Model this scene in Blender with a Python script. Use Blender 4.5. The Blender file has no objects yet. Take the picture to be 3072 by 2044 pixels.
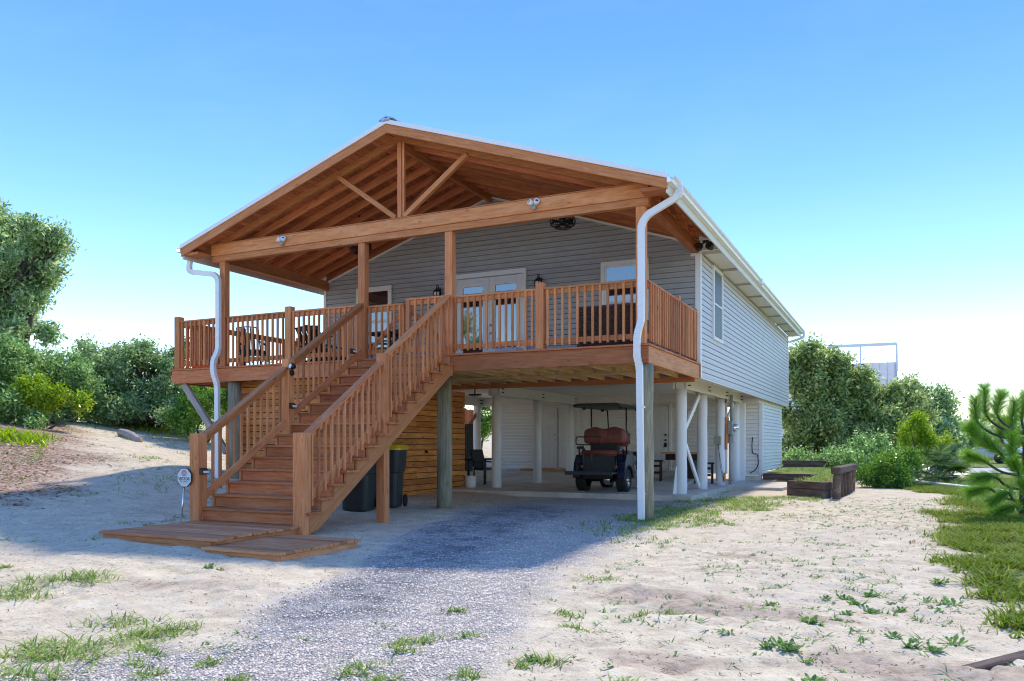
import bpy, bmesh, math, random
import numpy as np
from mathutils import Matrix, Vector, noise as mnoise
random.seed(7); rng = np.random.default_rng(11)
R = math.radians
scene = bpy.context.scene
col = scene.collection

# ------------------------------------------------------------------ camera, sky, sun, exposure
CAM = Vector((3.792, -13.157, 1.324)); YAW = R(25.75)
cam_d = bpy.data.cameras.new('camera'); cam = bpy.data.objects.new('camera', cam_d); col.objects.link(cam)
cam.location = CAM; cam.rotation_euler = (R(90), 0, YAW)
cam_d.sensor_width = 36; cam_d.lens = 28.112; cam_d.shift_y = 0.0996; cam_d.clip_end = 3000; cam_d.clip_start = .05
scene.camera = cam
SKY_SAT, SKY_GAM = 1.42, 1.34
SUN_EL, SUN_AZ = R(48.5), R(3.5)          # azimuth measured from +Y towards +X
world = bpy.data.worlds.new('World'); scene.world = world; world.use_nodes = True
wn = world.node_tree; wn.nodes.clear()
wo = wn.nodes.new('ShaderNodeOutputWorld'); wb = wn.nodes.new('ShaderNodeBackground'); sk = wn.nodes.new('ShaderNodeTexSky')
sk.sky_type = 'NISHITA'; sk.sun_disc = False; sk.sun_elevation = SUN_EL; sk.sun_rotation = SUN_AZ
sk.altitude = 0; sk.air_density = 1.0; sk.dust_density = 1.2; sk.ozone_density = 1.0
hs = wn.nodes.new('ShaderNodeHueSaturation'); hs.inputs['Saturation'].default_value = SKY_SAT; hs.inputs['Hue'].default_value = .511
bw_ = wn.nodes.new('ShaderNodeRGBToBW'); pw = wn.nodes.new('ShaderNodeMath'); pw.operation = 'POWER'; pw.inputs[1].default_value = SKY_GAM-1      # evens the sky out, as the photograph's exposure does
vm = wn.nodes.new('ShaderNodeVectorMath'); vm.operation = 'SCALE'
# one clear sky all round: the same fall-off from pale horizon to deep zenith in every direction
tcw = wn.nodes.new('ShaderNodeTexCoord'); sx_ = wn.nodes.new('ShaderNodeSeparateXYZ'); cx_ = wn.nodes.new('ShaderNodeCombineXYZ')
m1 = wn.nodes.new('ShaderNodeMath'); m1.operation = 'MULTIPLY'; m2 = wn.nodes.new('ShaderNodeMath'); m2.operation = 'SUBTRACT'; m2.inputs[0].default_value = 1; m3 = wn.nodes.new('ShaderNodeMath'); m3.operation = 'SQRT'
wn.links.new(tcw.outputs['Generated'], sx_.inputs[0]); wn.links.new(sx_.outputs[2], m1.inputs[0]); wn.links.new(sx_.outputs[2], m1.inputs[1]); wn.links.new(m1.outputs[0], m2.inputs[1]); wn.links.new(m2.outputs[0], m3.inputs[0])
wn.links.new(m3.outputs[0], cx_.inputs[0]); wn.links.new(sx_.outputs[2], cx_.inputs[2]); wn.links.new(cx_.outputs[0], sk.inputs[0])
wn.links.new(sk.outputs[0], bw_.inputs[0]); wn.links.new(bw_.outputs[0], pw.inputs[0]); wn.links.new(sk.outputs[0], vm.inputs[0]); wn.links.new(pw.outputs[0], vm.inputs['Scale'])
mpw = wn.nodes.new('ShaderNodeMapping'); mpw.inputs['Scale'].default_value = (2.2, 5.5, 9); mpw.inputs['Rotation'].default_value = (.2, .1, .6); nzw = wn.nodes.new('ShaderNodeTexNoise'); nzw.inputs['Scale'].default_value = 1.3; nzw.inputs['Detail'].default_value = 7; nzw.inputs['Roughness'].default_value = .6; nzw.inputs['Distortion'].default_value = .7
wn.links.new(tcw.outputs['Generated'], mpw.inputs[0]); wn.links.new(mpw.outputs[0], nzw.inputs['Vector'])
mrw = wn.nodes.new('ShaderNodeMapRange'); mrw.inputs[1].default_value = .48; mrw.inputs[2].default_value = .85; mrw.inputs[3].default_value = 0; mrw.inputs[4].default_value = .07; wn.links.new(nzw.outputs[0], mrw.inputs[0])
mxw = wn.nodes.new('ShaderNodeMix'); mxw.data_type = 'RGBA'; mxw.inputs[7].default_value = (3.4, 3.8, 4.2, 1); wn.links.new(mrw.outputs[0], mxw.inputs[0])
wn.links.new(vm.outputs[0], hs.inputs['Color']); wn.links.new(hs.outputs[0], mxw.inputs[6]); wn.links.new(mxw.outputs[2], wb.inputs[0]); wn.links.new(wb.outputs[0], wo.inputs[0])
wb.inputs[1].default_value = 0.094
sun_d = bpy.data.lights.new('sun', 'SUN'); sun = bpy.data.objects.new('sun', sun_d); col.objects.link(sun)
sun_d.energy = 1.45; sun_d.angle = R(3.0); sun_d.color = (1.0, .93, .82)
sdir = Vector((math.cos(SUN_EL)*math.sin(SUN_AZ), math.cos(SUN_EL)*math.cos(SUN_AZ), math.sin(SUN_EL)))
sun.rotation_euler = sdir.to_track_quat('Z', 'Y').to_euler(); sun.location = (0, 30, 40)
vs = scene.view_settings
vs.view_transform = 'Standard'; vs.look = 'None'; vs.exposure = 1.52; vs.gamma = 1.0; vs.use_curve_mapping = False
scene.cycles.use_denoising = True; scene.cycles.filter_width = 1.1
scene.cycles.max_bounces = 14; scene.cycles.diffuse_bounces = 10; scene.cycles.transparent_max_bounces = 8

# ------------------------------------------------------------------ helpers
WM = {}
def link(o, M=None, parent=None):
    col.objects.link(o); M = M or Matrix()
    WM[o] = M
    if parent is not None:
        o.parent = parent; o.matrix_basis = WM[parent].inverted() @ M
    else: o.matrix_basis = M
    return o
def tag(o, label=None, cat=None, group=None, kind=None):
    if label: o['label'] = label
    if cat: o['category'] = cat
    if group: o['group'] = group
    if kind: o['kind'] = kind
    return o
def thing(name, label, cat, loc=(0, 0, 0), rz=0, group=None):
    o = bpy.data.objects.new(name, None); o.empty_display_size = .2
    link(o, Matrix.Translation(loc) @ Matrix.Rotation(rz, 4, 'Z'))
    return tag(o, label, cat, group)
def dup(root, M, label=None):
    inv = WM[root].inverted()
    def rec(o, par):
        c = o.copy(); col.objects.link(c); W = M @ inv @ WM[o]; WM[c] = W
        c.parent = par
        c.matrix_basis = (WM[par].inverted() @ W) if par else W
        for ch in [k for k in list(WM) if k.parent == o and k is not c]: rec(ch, c)
        return c
    r = rec(root, None)
    if label: r['label'] = label
    return r
def mesh(name, v, f, mat=None, parent=None, M=None, smooth=False):
    me = bpy.data.meshes.new(name); me.from_pydata([tuple(p) for p in v], [], f); me.validate()
    if mat: me.materials.append(mat)
    if smooth: me.polygons.foreach_set('use_smooth', [True]*len(me.polygons))
    return link(bpy.data.objects.new(name, me), M, parent)
BOX = {}
def box_data(l, w, h, bev, mat):
    k = (round(l, 3), round(w, 3), round(h, 3), bev, mat.name)
    if k in BOX: return BOX[k]
    bm = bmesh.new(); bmesh.ops.create_cube(bm, size=1)
    bmesh.ops.scale(bm, vec=(l, w, h), verts=bm.verts)
    b = min(bev, .3*min(l, w, h))
    if b > 0: bmesh.ops.bevel(bm, geom=list(bm.edges), offset=b, segments=1, affect='EDGES', profile=.5)
    me = bpy.data.meshes.new('box'); bm.to_mesh(me); bm.free(); me.materials.append(mat)
    BOX[k] = me; return me
def frame(a, b, up=(0, 0, 1)):
    a, b = Vector(a), Vector(b); x = (b-a).normalized(); u = Vector(up)
    if abs(x.dot(u.normalized())) > .999: u = Vector((0, 1, 0)) if abs(x.z) > .9 else Vector((0, 0, 1))
    y = u.cross(x).normalized(); zz = x.cross(y)
    M = Matrix((x, y, zz)).transposed().to_4x4(); M.translation = (a+b)/2
    return M, (b-a).length
def bar(name, a, b, w, h, mat, parent=None, up=(0, 0, 1), bev=.004):
    """board along a-b; w across (horizontal), h along up"""
    M, l = frame(a, b, up)
    return link(bpy.data.objects.new(name, box_data(l, w, h, bev, mat)), M, parent)
def box(name, lo, hi, mat, parent=None, bev=.004):
    lo, hi = Vector(lo), Vector(hi); c = (lo+hi)/2; d = hi-lo
    i = max(range(3), key=lambda k: d[k]); e = Vector((0, 0, 0)); e[i] = d[i]/2
    if i == 0: return bar(name, c-e, c+e, d.y, d.z, mat, parent, (0, 0, 1), bev)
    if i == 1: return bar(name, c-e, c+e, d.x, d.z, mat, parent, (0, 0, 1), bev)
    return bar(name, c-e, c+e, d.x, d.y, mat, parent, (0, 1, 0), bev)
class MB:
    """collects shapes into one mesh"""
    def __init__(s): s.v = []; s.f = []; s.mi = []; s.mats = []; s.cm = 0
    def use(s, mat):
        if mat not in s.mats: s.mats.append(mat)
        s.cm = s.mats.index(mat); return s
    def add(s, v, f):
        n = len(s.v); s.v += [tuple(p) for p in v]; s.f += [tuple(i+n for i in q) for q in f]; s.mi += [s.cm]*len(f); return s
    def bar(s, a, b, w, h, up=(0, 0, 1)):
        M, l = frame(a, b, up)
        v = [M @ Vector((x*l/2, y*w/2, z*h/2)) for x in (-1, 1) for y in (-1, 1) for z in (-1, 1)]
        return s.add(v, [(0, 1, 3, 2), (4, 6, 7, 5), (0, 4, 5, 1), (2, 3, 7, 6), (0, 2, 6, 4), (1, 5, 7, 3)])
    def box(s, lo, hi):
        x0, y0, z0 = lo; x1, y1, z1 = hi
        v = [(x, y, z) for x in (x0, x1) for y in (y0, y1) for z in (z0, z1)]
        return s.add(v, [(0, 1, 3, 2), (4, 6, 7, 5), (0, 4, 5, 1), (2, 3, 7, 6), (0, 2, 6, 4), (1, 5, 7, 3)])
    def tube(s, pts, r, n=8, cap=True):
        v, f = tube_geo(pts, r, n, cap); return s.add(v, f)
    def build(s, name, mat=None, parent=None, M=None, smooth=False, bev=0):
        """vertices are world coordinates unless M given; stored relative to M"""
        if mat and not s.mats: s.mats = [mat]
        M = M or Matrix(); inv = M.inverted()
        me = bpy.data.meshes.new(name); me.from_pydata([tuple(inv @ Vector(p)) for p in s.v], [], s.f)
        for m in s.mats: me.materials.append(m)
        if len(s.mats) > 1: me.polygons.foreach_set('material_index', s.mi)
        if smooth: me.polygons.foreach_set('use_smooth', [True]*len(me.polygons))
        me.update()
        if bev:
            bm = bmesh.new(); bm.from_mesh(me); bmesh.ops.bevel(bm, geom=list(bm.edges), offset=bev, segments=2, affect='EDGES', clamp_overlap=True); bm.to_mesh(me); bm.free()
        return link(bpy.data.objects.new(name, me), M, parent)
def tube_geo(pts, r, n=8, cap=True):
    pts = [Vector(p) for p in pts]; rr = r if hasattr(r, '__len__') else [r]*len(pts)
    v = []; f = []; prev = None
    for i, p in enumerate(pts):
        t = (pts[min(i+1, len(pts)-1)]-pts[max(i-1, 0)]).normalized()
        if prev is None: s = t.orthogonal().normalized()
        else: s = (prev-t*prev.dot(t)).normalized()
        prev = s; q = t.cross(s)
        for k in range(n):
            a = 2*math.pi*k/n; v.append(p+(s*math.cos(a)+q*math.sin(a))*rr[i])
    for i in range(len(pts)-1):
        for k in range(n): f.append((i*n+k, i*n+(k+1) % n, (i+1)*n+(k+1) % n, (i+1)*n+k))
    if cap: f.append(tuple(reversed(range(n)))); f.append(tuple(range((len(pts)-1)*n, len(pts)*n)))
    return v, f
def tube(name, pts, r, mat, parent=None, n=8, smooth=True):
    v, f = tube_geo(pts, r, n); return mesh(name, v, f, mat, parent, None, smooth)
def rectpipe(pts, w, d):
    """rectangular pipe of width w (x) and depth d (y) along points in the xz plane-ish, filleted corners given by caller"""
    v = []; f = []
    pts = [Vector(p) for p in pts]
    for i, p in enumerate(pts):
        t = (pts[min(i+1, len(pts)-1)]-pts[max(i-1, 0)]).normalized(); y = Vector((0, 1, 0)); x = y.cross(t).normalized(); y2 = t.cross(x)
        for sx, sy in ((-1, -1), (1, -1), (1, 1), (-1, 1)): v.append(p+x*sx*w/2+y2*sy*d/2)
    for i in range(len(pts)-1):
        for k in range(4): f.append((i*4+k, i*4+(k+1) % 4, i*4+4+(k+1) % 4, i*4+4+k))
    f += [(3, 2, 1, 0), tuple(range(len(v)-4, len(v)))]
    return v, f
def fillet(pts, r, n=5):
    out = [Vector(pts[0])]
    for i in range(1, len(pts)-1):
        a, b, c = Vector(pts[i-1]), Vector(pts[i]), Vector(pts[i+1]); d0 = (a-b).normalized(); d1 = (c-b).normalized()
        k = min(r, .45*(a-b).length, .45*(c-b).length); p, q = b+d0*k, b+d1*k
        for j in range(n+1):
            t = j/n; out.append(p*(1-t)**2+b*2*t*(1-t)+q*t*t)
    out.append(Vector(pts[-1])); return out
def lathe(name, prof, mat, parent=None, M=None, n=20, smooth=True):
    v = []; f = []
    for r_, z_ in prof:
        for k in range(n): a = 2*math.pi*k/n; v.append((r_*math.cos(a), r_*math.sin(a), z_))
    for i in range(len(prof)-1):
        for k in range(n): f.append((i*n+k, i*n+(k+1) % n, (i+1)*n+(k+1) % n, (i+1)*n+k))
    if prof[0][0] > 1e-4: f.append(tuple(reversed(range(n))))
    if prof[-1][0] > 1e-4: f.append(tuple(range((len(prof)-1)*n, len(prof)*n)))
    return mesh(name, v, f, mat, parent, M, smooth)

# ------------------------------------------------------------------ materials
def nmat(name):
    m = bpy.data.materials.new(name); m.use_nodes = True; nt = m.node_tree; b = nt.nodes['Principled BSDF']
    return m, nt, b
def N(nt, t, **kw):
    n = nt.nodes.new(t)
    for k, v in kw.items():
        if k in n.inputs: n.inputs[k].default_value = v
        else: setattr(n, k, v)
    return n
def ramp(nt, stops, src):
    r = nt.nodes.new('ShaderNodeValToRGB'); e = r.color_ramp.elements
    while len(e) < len(stops): e.new(.5)
    for i, (p, c) in enumerate(stops): e[i].position = p; e[i].color = (*c, 1) if len(c) == 3 else c
    nt.links.new(src, r.inputs[0]); return r
def mixc(nt, a, b, fac, mode='MIX'):
    m = nt.nodes.new('ShaderNodeMix'); m.data_type = 'RGBA'; m.blend_type = mode
    L = nt.links
    for s, k in ((fac, 0), (a, 6), (b, 7)):
        if hasattr(s, 'links'): L.new(s, m.inputs[k])
        else: m.inputs[k].default_value = s if k == 0 else (*s, 1)
    return m.outputs[2]
def rnd_coord(nt, scale, kind='Object'):
    tc = N(nt, 'ShaderNodeTexCoord'); oi = N(nt, 'ShaderNodeObjectInfo')
    mp = N(nt, 'ShaderNodeMapping'); mp.inputs['Scale'].default_value = scale
    ml = N(nt, 'ShaderNodeMath', operation='MULTIPLY'); ml.inputs[1].default_value = 37.0
    nt.links.new(oi.outputs['Random'], ml.inputs[0])
    ad = N(nt, 'ShaderNodeVectorMath', operation='ADD')
    nt.links.new(tc.outputs[kind], ad.inputs[0]); nt.links.new(ml.outputs[0], ad.inputs[1]); nt.links.new(ad.outputs[0], mp.inputs[0])
    return mp.outputs[0], oi.outputs['Random']
def bump(nt, b, h, strength=.3, dist=.01):
    bp = N(nt, 'ShaderNodeBump'); bp.inputs['Strength'].default_value = strength; bp.inputs['Distance'].default_value = dist
    nt.links.new(h, bp.inputs['Height']); nt.links.new(bp.outputs[0], b.inputs['Normal'])
def wood(name, dark, light, rough=.62, grain=1.0, knots=.0, knotcol=(.1, .04, .015), wear=None, bs=.25):
    m, nt, b = nmat(name); L = nt.links
    co, rnd = rnd_coord(nt, (1.1, 14*grain, 14*grain))
    n1 = N(nt, 'ShaderNodeTexNoise', Scale=2.2, Detail=6.0, Roughness=.62, Distortion=.6); L.new(co, n1.inputs['Vector'])
    rp = ramp(nt, [(.28, dark), (.72, light)], n1.outputs[0])
    # tone by board
    hv = N(nt, 'ShaderNodeHueSaturation'); L.new(rp.outputs[0], hv.inputs['Color'])
    hr = N(nt, 'ShaderNodeMapRange'); hr.inputs[3].default_value = .494; hr.inputs[4].default_value = .504; wn_ = N(nt, 'ShaderNodeTexWhiteNoise', noise_dimensions='1D'); L.new(rnd, wn_.inputs['W']); L.new(wn_.outputs['Value'], hr.inputs[0]); L.new(hr.outputs[0], hv.inputs['Hue'])
    mr = N(nt, 'ShaderNodeMapRange'); mr.inputs[3].default_value = .70; mr.inputs[4].default_value = 1.2; L.new(rnd, mr.inputs[0]); L.new(mr.outputs[0], hv.inputs['Value'])
    out = hv.outputs[0]
    if knots:
        co2, _ = rnd_coord(nt, (2.2, 6, 6)); vo = N(nt, 'ShaderNodeTexVoronoi', Scale=1.0); L.new(co2, vo.inputs['Vector'])
        kr = ramp(nt, [(.05, (1, 1, 1)), (.13, (0, 0, 0))], vo.outputs['Distance'])
        km = N(nt, 'ShaderNodeMath', operation='MULTIPLY'); km.inputs[1].default_value = knots; L.new(kr.outputs[0], km.inputs[0])
        out = mixc(nt, out, knotcol, km.outputs[0])
    if wear:
        co3, _ = rnd_coord(nt, (.8, 3, 3)); n3 = N(nt, 'ShaderNodeTexNoise', Scale=1.7, Detail=5.0, Roughness=.7); L.new(co3, n3.inputs['Vector'])
        wr = ramp(nt, [(.5, (0, 0, 0)), (.72, (1, 1, 1))], n3.outputs[0])
        wm = N(nt, 'ShaderNodeMath', operation='MULTIPLY'); L.new(rnd, wm.inputs[1]); L.new(wr.outputs[0], wm.inputs[0])
        out = mixc(nt, out, wear, wm.outputs[0])
    L.new(out, b.inputs['Base Color']); b.inputs['Roughness'].default_value = rough; b.inputs['Specular IOR Level'].default_value = .3
    bump(nt, b, n1.outputs[0], bs, .006)
    return m
def plain(name, c, rough=.5, metal=0, var=.06, nscale=6., spec=.5, bs=0, coat=0, alpha=1, streak=None):
    m, nt, b = nmat(name); L = nt.links
    co, rnd = rnd_coord(nt, (1, 1, 1) if not streak else streak)
    n1 = N(nt, 'ShaderNodeTexNoise', Scale=nscale, Detail=5.0, Roughness=.65); L.new(co, n1.inputs['Vector'])
    d = tuple(max(0, k*(1-var*2)) for k in c); l = tuple(min(1, k*(1+var)) for k in c)
    rp = ramp(nt, [(.3, d), (.65, l)], n1.outputs[0]); L.new(rp.outputs[0], b.inputs['Base Color'])
    rr = N(nt, 'ShaderNodeMapRange'); rr.inputs[3].default_value = max(0, rough-.08); rr.inputs[4].default_value = min(1, rough+.1); L.new(n1.outputs[0], rr.inputs[0]); L.new(rr.outputs[0], b.inputs['Roughness'])
    b.inputs['Metallic'].default_value = metal; b.inputs['Specular IOR Level'].default_value = spec; b.inputs['Coat Weight'].default_value = coat
    if bs: bump(nt, b, n1.outputs[0], bs, .004)
    return m
W_DECK = wood('cedar_stained_wood', (.38, .11, .036), (.68, .245, .088), wear=(.66, .275, .125), knots=.5)
W_RAIL = wood('cedar_rail_wood', (.48, .155, .05), (.78, .31, .115), wear=(.82, .39, .185), knots=.5)
W_CEIL = wood('cedar_ceiling_wood', (.40, .125, .048), (.72, .275, .11), knots=.6, grain=.8)
W_SHED = wood('honey_pine_planks', (.46, .135, .026), (.92, .385, .10), grain=.55, knots=.85, knotcol=(.12, .045, .012), rough=.55, bs=.2)
W_JOIST = wood('treated_lumber', (.45, .26, .10), (.76, .52, .27), knots=.6, knotcol=(.14, .07, .03))
W_GREY = wood('weathered_grey_wood', (.24, .20, .17), (.50, .43, .375), rough=.85, bs=.5)
W_TIE = wood('creosote_timber', (.055, .035, .026), (.23, .155, .115), rough=.9, wear=(.30, .26, .23), bs=.9)
W_PLAT = wood('sun_worn_platform_wood', (.42, .15, .055), (.74, .315, .135), wear=(.76, .43, .25), rough=.75)
W_DARK = wood('dark_stained_furniture_wood', (.02, .013, .01), (.07, .045, .035), rough=.5)
def pilemat():
    m, nt, b = nmat('green_treated_pile'); L = nt.links
    co, rnd = rnd_coord(nt, (9, 9, .9))
    n1 = N(nt, 'ShaderNodeTexNoise', Scale=2., Detail=7.0, Roughness=.7, Distortion=.8); L.new(co, n1.inputs['Vector'])
    rp = ramp(nt, [(.25, (.12, .095, .06)), (.5, (.30, .26, .17)), (.75, (.50, .44, .32))], n1.outputs[0])
    co2, _ = rnd_coord(nt, (1.2, 1.2, 1.)); n2 = N(nt, 'ShaderNodeTexNoise', Scale=1.6, Detail=3.); L.new(co2, n2.inputs['Vector'])
    gr = ramp(nt, [(.45, (0, 0, 0)), (.7, (.55, .55, .55))], n2.outputs[0])
    out = mixc(nt, rp.outputs[0], (.20, .19, .085), gr.outputs[0])
    L.new(out, b.inputs['Base Color']); b.inputs['Roughness'].default_value = .85; bump(nt, b, n1.outputs[0], .6, .01); return m
M_PILE = pilemat()
def paintpile():
    m, nt, b = nmat('flaking_white_painted_pile'); L = nt.links
    co, rnd = rnd_coord(nt, (7, 7, 1.))
    n1 = N(nt, 'ShaderNodeTexNoise', Scale=2.5, Detail=7.0, Roughness=.7); L.new(co, n1.inputs['Vector'])
    rp = ramp(nt, [(.27, (.54, .50, .45)), (.36, (.80, .775, .74)), (.8, (.86, .84, .80))], n1.outputs[0])
    L.new(rp.outputs[0], b.inputs['Base Color']); b.inputs['Roughness'].default_value = .6; bump(nt, b, n1.outputs[0], .35, .008); return m
M_WPILE = paintpile()
M_WHITE = plain('white_trim_paint', (.85, .83, .79), .45, var=.02)
M_CREAM = plain('cream_white_paint', (.84, .79, .69), .5, var=.03)
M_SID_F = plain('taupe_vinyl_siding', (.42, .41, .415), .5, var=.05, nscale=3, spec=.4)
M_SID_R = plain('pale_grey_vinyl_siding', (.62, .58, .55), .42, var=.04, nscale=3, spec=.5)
M_SID_W = plain('white_vinyl_siding', (.86, .83, .78), .45, var=.03, nscale=3)
M_GUT = plain('white_gutter_metal', (.87, .85, .82), .3, var=.015, spec=.6)
M_ROOF = plain('galvanised_roof_metal', (.55, .57, .58), .35, metal=.7, var=.05)
M_SOFF = plain('cream_soffit', (.80, .765, .67), .5, var=.03)
M_VENT = plain('soffit_vent_shadow', (.50, .46, .38), .6)
M_BLACK = plain('black_metal', (.012, .012, .013), .4, var=.1)
M_PLAST = plain('charcoal_plastic', (.030, .034, .037), .45, var=.1, spec=.5)
M_YEL = plain('yellow_plastic', (.80, .48, .015), .4, var=.04)
M_CONC = plain('worn_concrete', (.62, .53, .42), .8, var=.14, nscale=1.6, bs=.15)
M_GREY = plain('grey_electrical_enclosure', (.30, .32, .33), .45, var=.06)
M_TAN = plain('tan_junction_box', (.36, .34, .235), .5, var=.06)
M_CHROME = plain('polished_metal', (.75, .75, .76), .18, metal=1., var=.02)
M_BRONZE = plain('dark_bronze_metal', (.055, .042, .035), .45, metal=.4, var=.1)
M_RUBBER = plain('tyre_rubber', (.016, .016, .017), .75, var=.15, nscale=20)
M_NAVY = plain('navy_cart_paint', (.008, .014, .05), .16, var=.03, coat=1.0)
M_LEATH = plain('brown_leather', (.27, .075, .055), .45, var=.12, nscale=12, bs=.1)
M_AMBER = plain('amber_lens', (.75, .22, .02), .2, var=.02)
M_TEAL = plain('teal_cushion_fabric', (.02, .10, .14), .9, var=.1)
M_LINEN = plain('grey_white_cushion_fabric', (.62, .62, .63), .9, var=.05)
M_OFFW = plain('off_white_lens', (.85, .83, .78), .3, var=.01)
M_SIGN = plain('pale_sign_face', (.62, .68, .70), .4, var=.02)
M_NAVYINK = plain('dark_navy_ink', (.012, .016, .04), .5, var=.02)
M_RED = plain('crimson_ink', (.42, .02, .035), .5, var=.02)
M_GREYINK = plain('grey_ink', (.18, .20, .23), .5, var=.02)
M_DOORP = plain('white_door_paint', (.80, .78, .76), .4, var=.02)
M_BARK = wood('grey_bark', (.05, .042, .035), (.20, .175, .15), rough=.95, bs=.9)
def glassmat():
    m, nt, b = nmat('reflective_window_glass'); b.inputs['Base Color'].default_value = (.018, .025, .032, 1); b.inputs['Roughness'].default_value = .03
    b.inputs['Specular IOR Level'].default_value = 1.0; b.inputs['Coat Weight'].default_value = 1.0; b.inputs['Coat Roughness'].default_value = .02; b.inputs['IOR'].default_value = 1.9
    tc = N(nt, 'ShaderNodeTexCoord'); n1 = N(nt, 'ShaderNodeTexNoise', Scale=.8, Detail=2.0); nt.links.new(tc.outputs['Object'], n1.inputs['Vector'])
    bump(nt, b, n1.outputs[0], .04, .02); return m
M_GLASS = glassmat()
def screenmat():
    m, nt, b = nmat('insect_screen'); b.inputs['Base Color'].default_value = (.05, .056, .065, 1); b.inputs['Roughness'].default_value = .45
    return m
M_SCREEN = screenmat()
def wicker():
    m, nt, b = nmat('brown_wicker_weave'); L = nt.links; tc = N(nt, 'ShaderNodeTexCoord')
    n1 = N(nt, 'ShaderNodeTexNoise', Scale=60., Detail=3.); L.new(tc.outputs['Object'], n1.inputs['Vector'])
    rp = ramp(nt, [(.3, (.05, .028, .02)), (.7, (.22, .135, .095))], n1.outputs[0]); L.new(rp.outputs[0], b.inputs['Base Color']); b.inputs['Roughness'].default_value = .6; return m
M_WICK = wicker()
def leafmat(name, c0, c1, c2, trans=.48, rough=.28):
    m, nt, b = nmat(name); L = nt.links
    g = N(nt, 'ShaderNodeNewGeometry'); rp = ramp(nt, [(0, c0), (.55, c1), (1, c2)], g.outputs['Random Per Island'])
    L.new(rp.outputs[0], b.inputs['Base Color']); b.inputs['Roughness'].default_value = rough; b.inputs['Specular IOR Level'].default_value = .45 if rough < .5 else .12
    t = N(nt, 'ShaderNodeBsdfTranslucent'); hv = N(nt, 'ShaderNodeHueSaturation'); hv.inputs['Value'].default_value = 1.5; hv.inputs['Saturation'].default_value = 1.1
    L.new(rp.outputs[0], hv.inputs['Color']); L.new(hv.outputs[0], t.inputs[0])
    mx = N(nt, 'ShaderNodeMixShader'); mx.inputs[0].default_value = trans; L.new(b.outputs[0], mx.inputs[1]); L.new(t.outputs[0], mx.inputs[2])
    L.new(mx.outputs[0], nt.nodes['Material Output'].inputs[0]); return m
L_OAK = leafmat('silvery_oak_leaves', (0.134, 0.221, 0.074), (0.311, 0.444, 0.181), (0.649, 0.75, 0.405))
L_SHRUB = leafmat('dark_shrub_leaves', (0.101, 0.204, 0.059), (0.284, 0.463, 0.148), (0.647, 0.75, 0.353))
L_OLIVE = leafmat('olive_tree_leaves', (0.155, 0.204, 0.078), (0.354, 0.44, 0.157), (0.678, 0.75, 0.314))
L_BRIGHT = leafmat('bright_green_leaves', (0.076, 0.177, 0.028), (0.177, 0.342, 0.049), (0.342, 0.505, 0.085), .4)
L_LIME = leafmat('lime_green_leaves', (0.184, 0.299, 0.023), (0.345, 0.483, 0.034), (0.483, 0.598, 0.069), .4)
L_PALM = leafmat('palmetto_blades', (.05, .11, .025), (.11, .20, .055), (.30, .38, .17), .2)
L_NEEDLE = leafmat('pine_needles', (0.119, 0.254, 0.034), (0.236, 0.456, 0.051), (0.439, 0.641, 0.101), .3)
L_GRASS = leafmat('grass_blades', (0.135, 0.225, 0.045), (0.255, 0.375, 0.083), (0.51, 0.54, 0.195), .3, .75)
L_VERGE = leafmat('verge_grass_blades', (.12, .19, .022), (.23, .31, .04), (.36, .39, .08), .3, .75)
L_WEED = leafmat('weed_leaves', (0.088, 0.175, 0.052), (0.175, 0.315, 0.088), (0.35, 0.49, 0.158), .3, .75)
L_DRY = leafmat('dry_grass_blades', (0.264, 0.192, 0.096), (0.432, 0.324, 0.168), (0.552, 0.444, 0.252), .2, .75)
L_LITTER = leafmat('dead_leaf_litter', (0.06, 0.04, 0.028), (0.15, 0.1, 0.07), (0.3, 0.22, 0.15), .05, .8)
def stonemat(name, a, b_, c):
    m, nt, b = nmat(name); g = N(nt, 'ShaderNodeNewGeometry'); rp = ramp(nt, [(0, a), (.4, b_), (1, c)], g.outputs['Random Per Island'])
    nt.links.new(rp.outputs[0], b.inputs['Base Color']); b.inputs['Roughness'].default_value = .75; return m
M_STW = stonemat('white_shell_gravel', (.46, .37, .285), (.78, .65, .51), (.92, .80, .66))
M_STD = stonemat('blue_grey_gravel', (.13, .12, .12), (.33, .31, .30), (.76, .70, .63))

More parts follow.
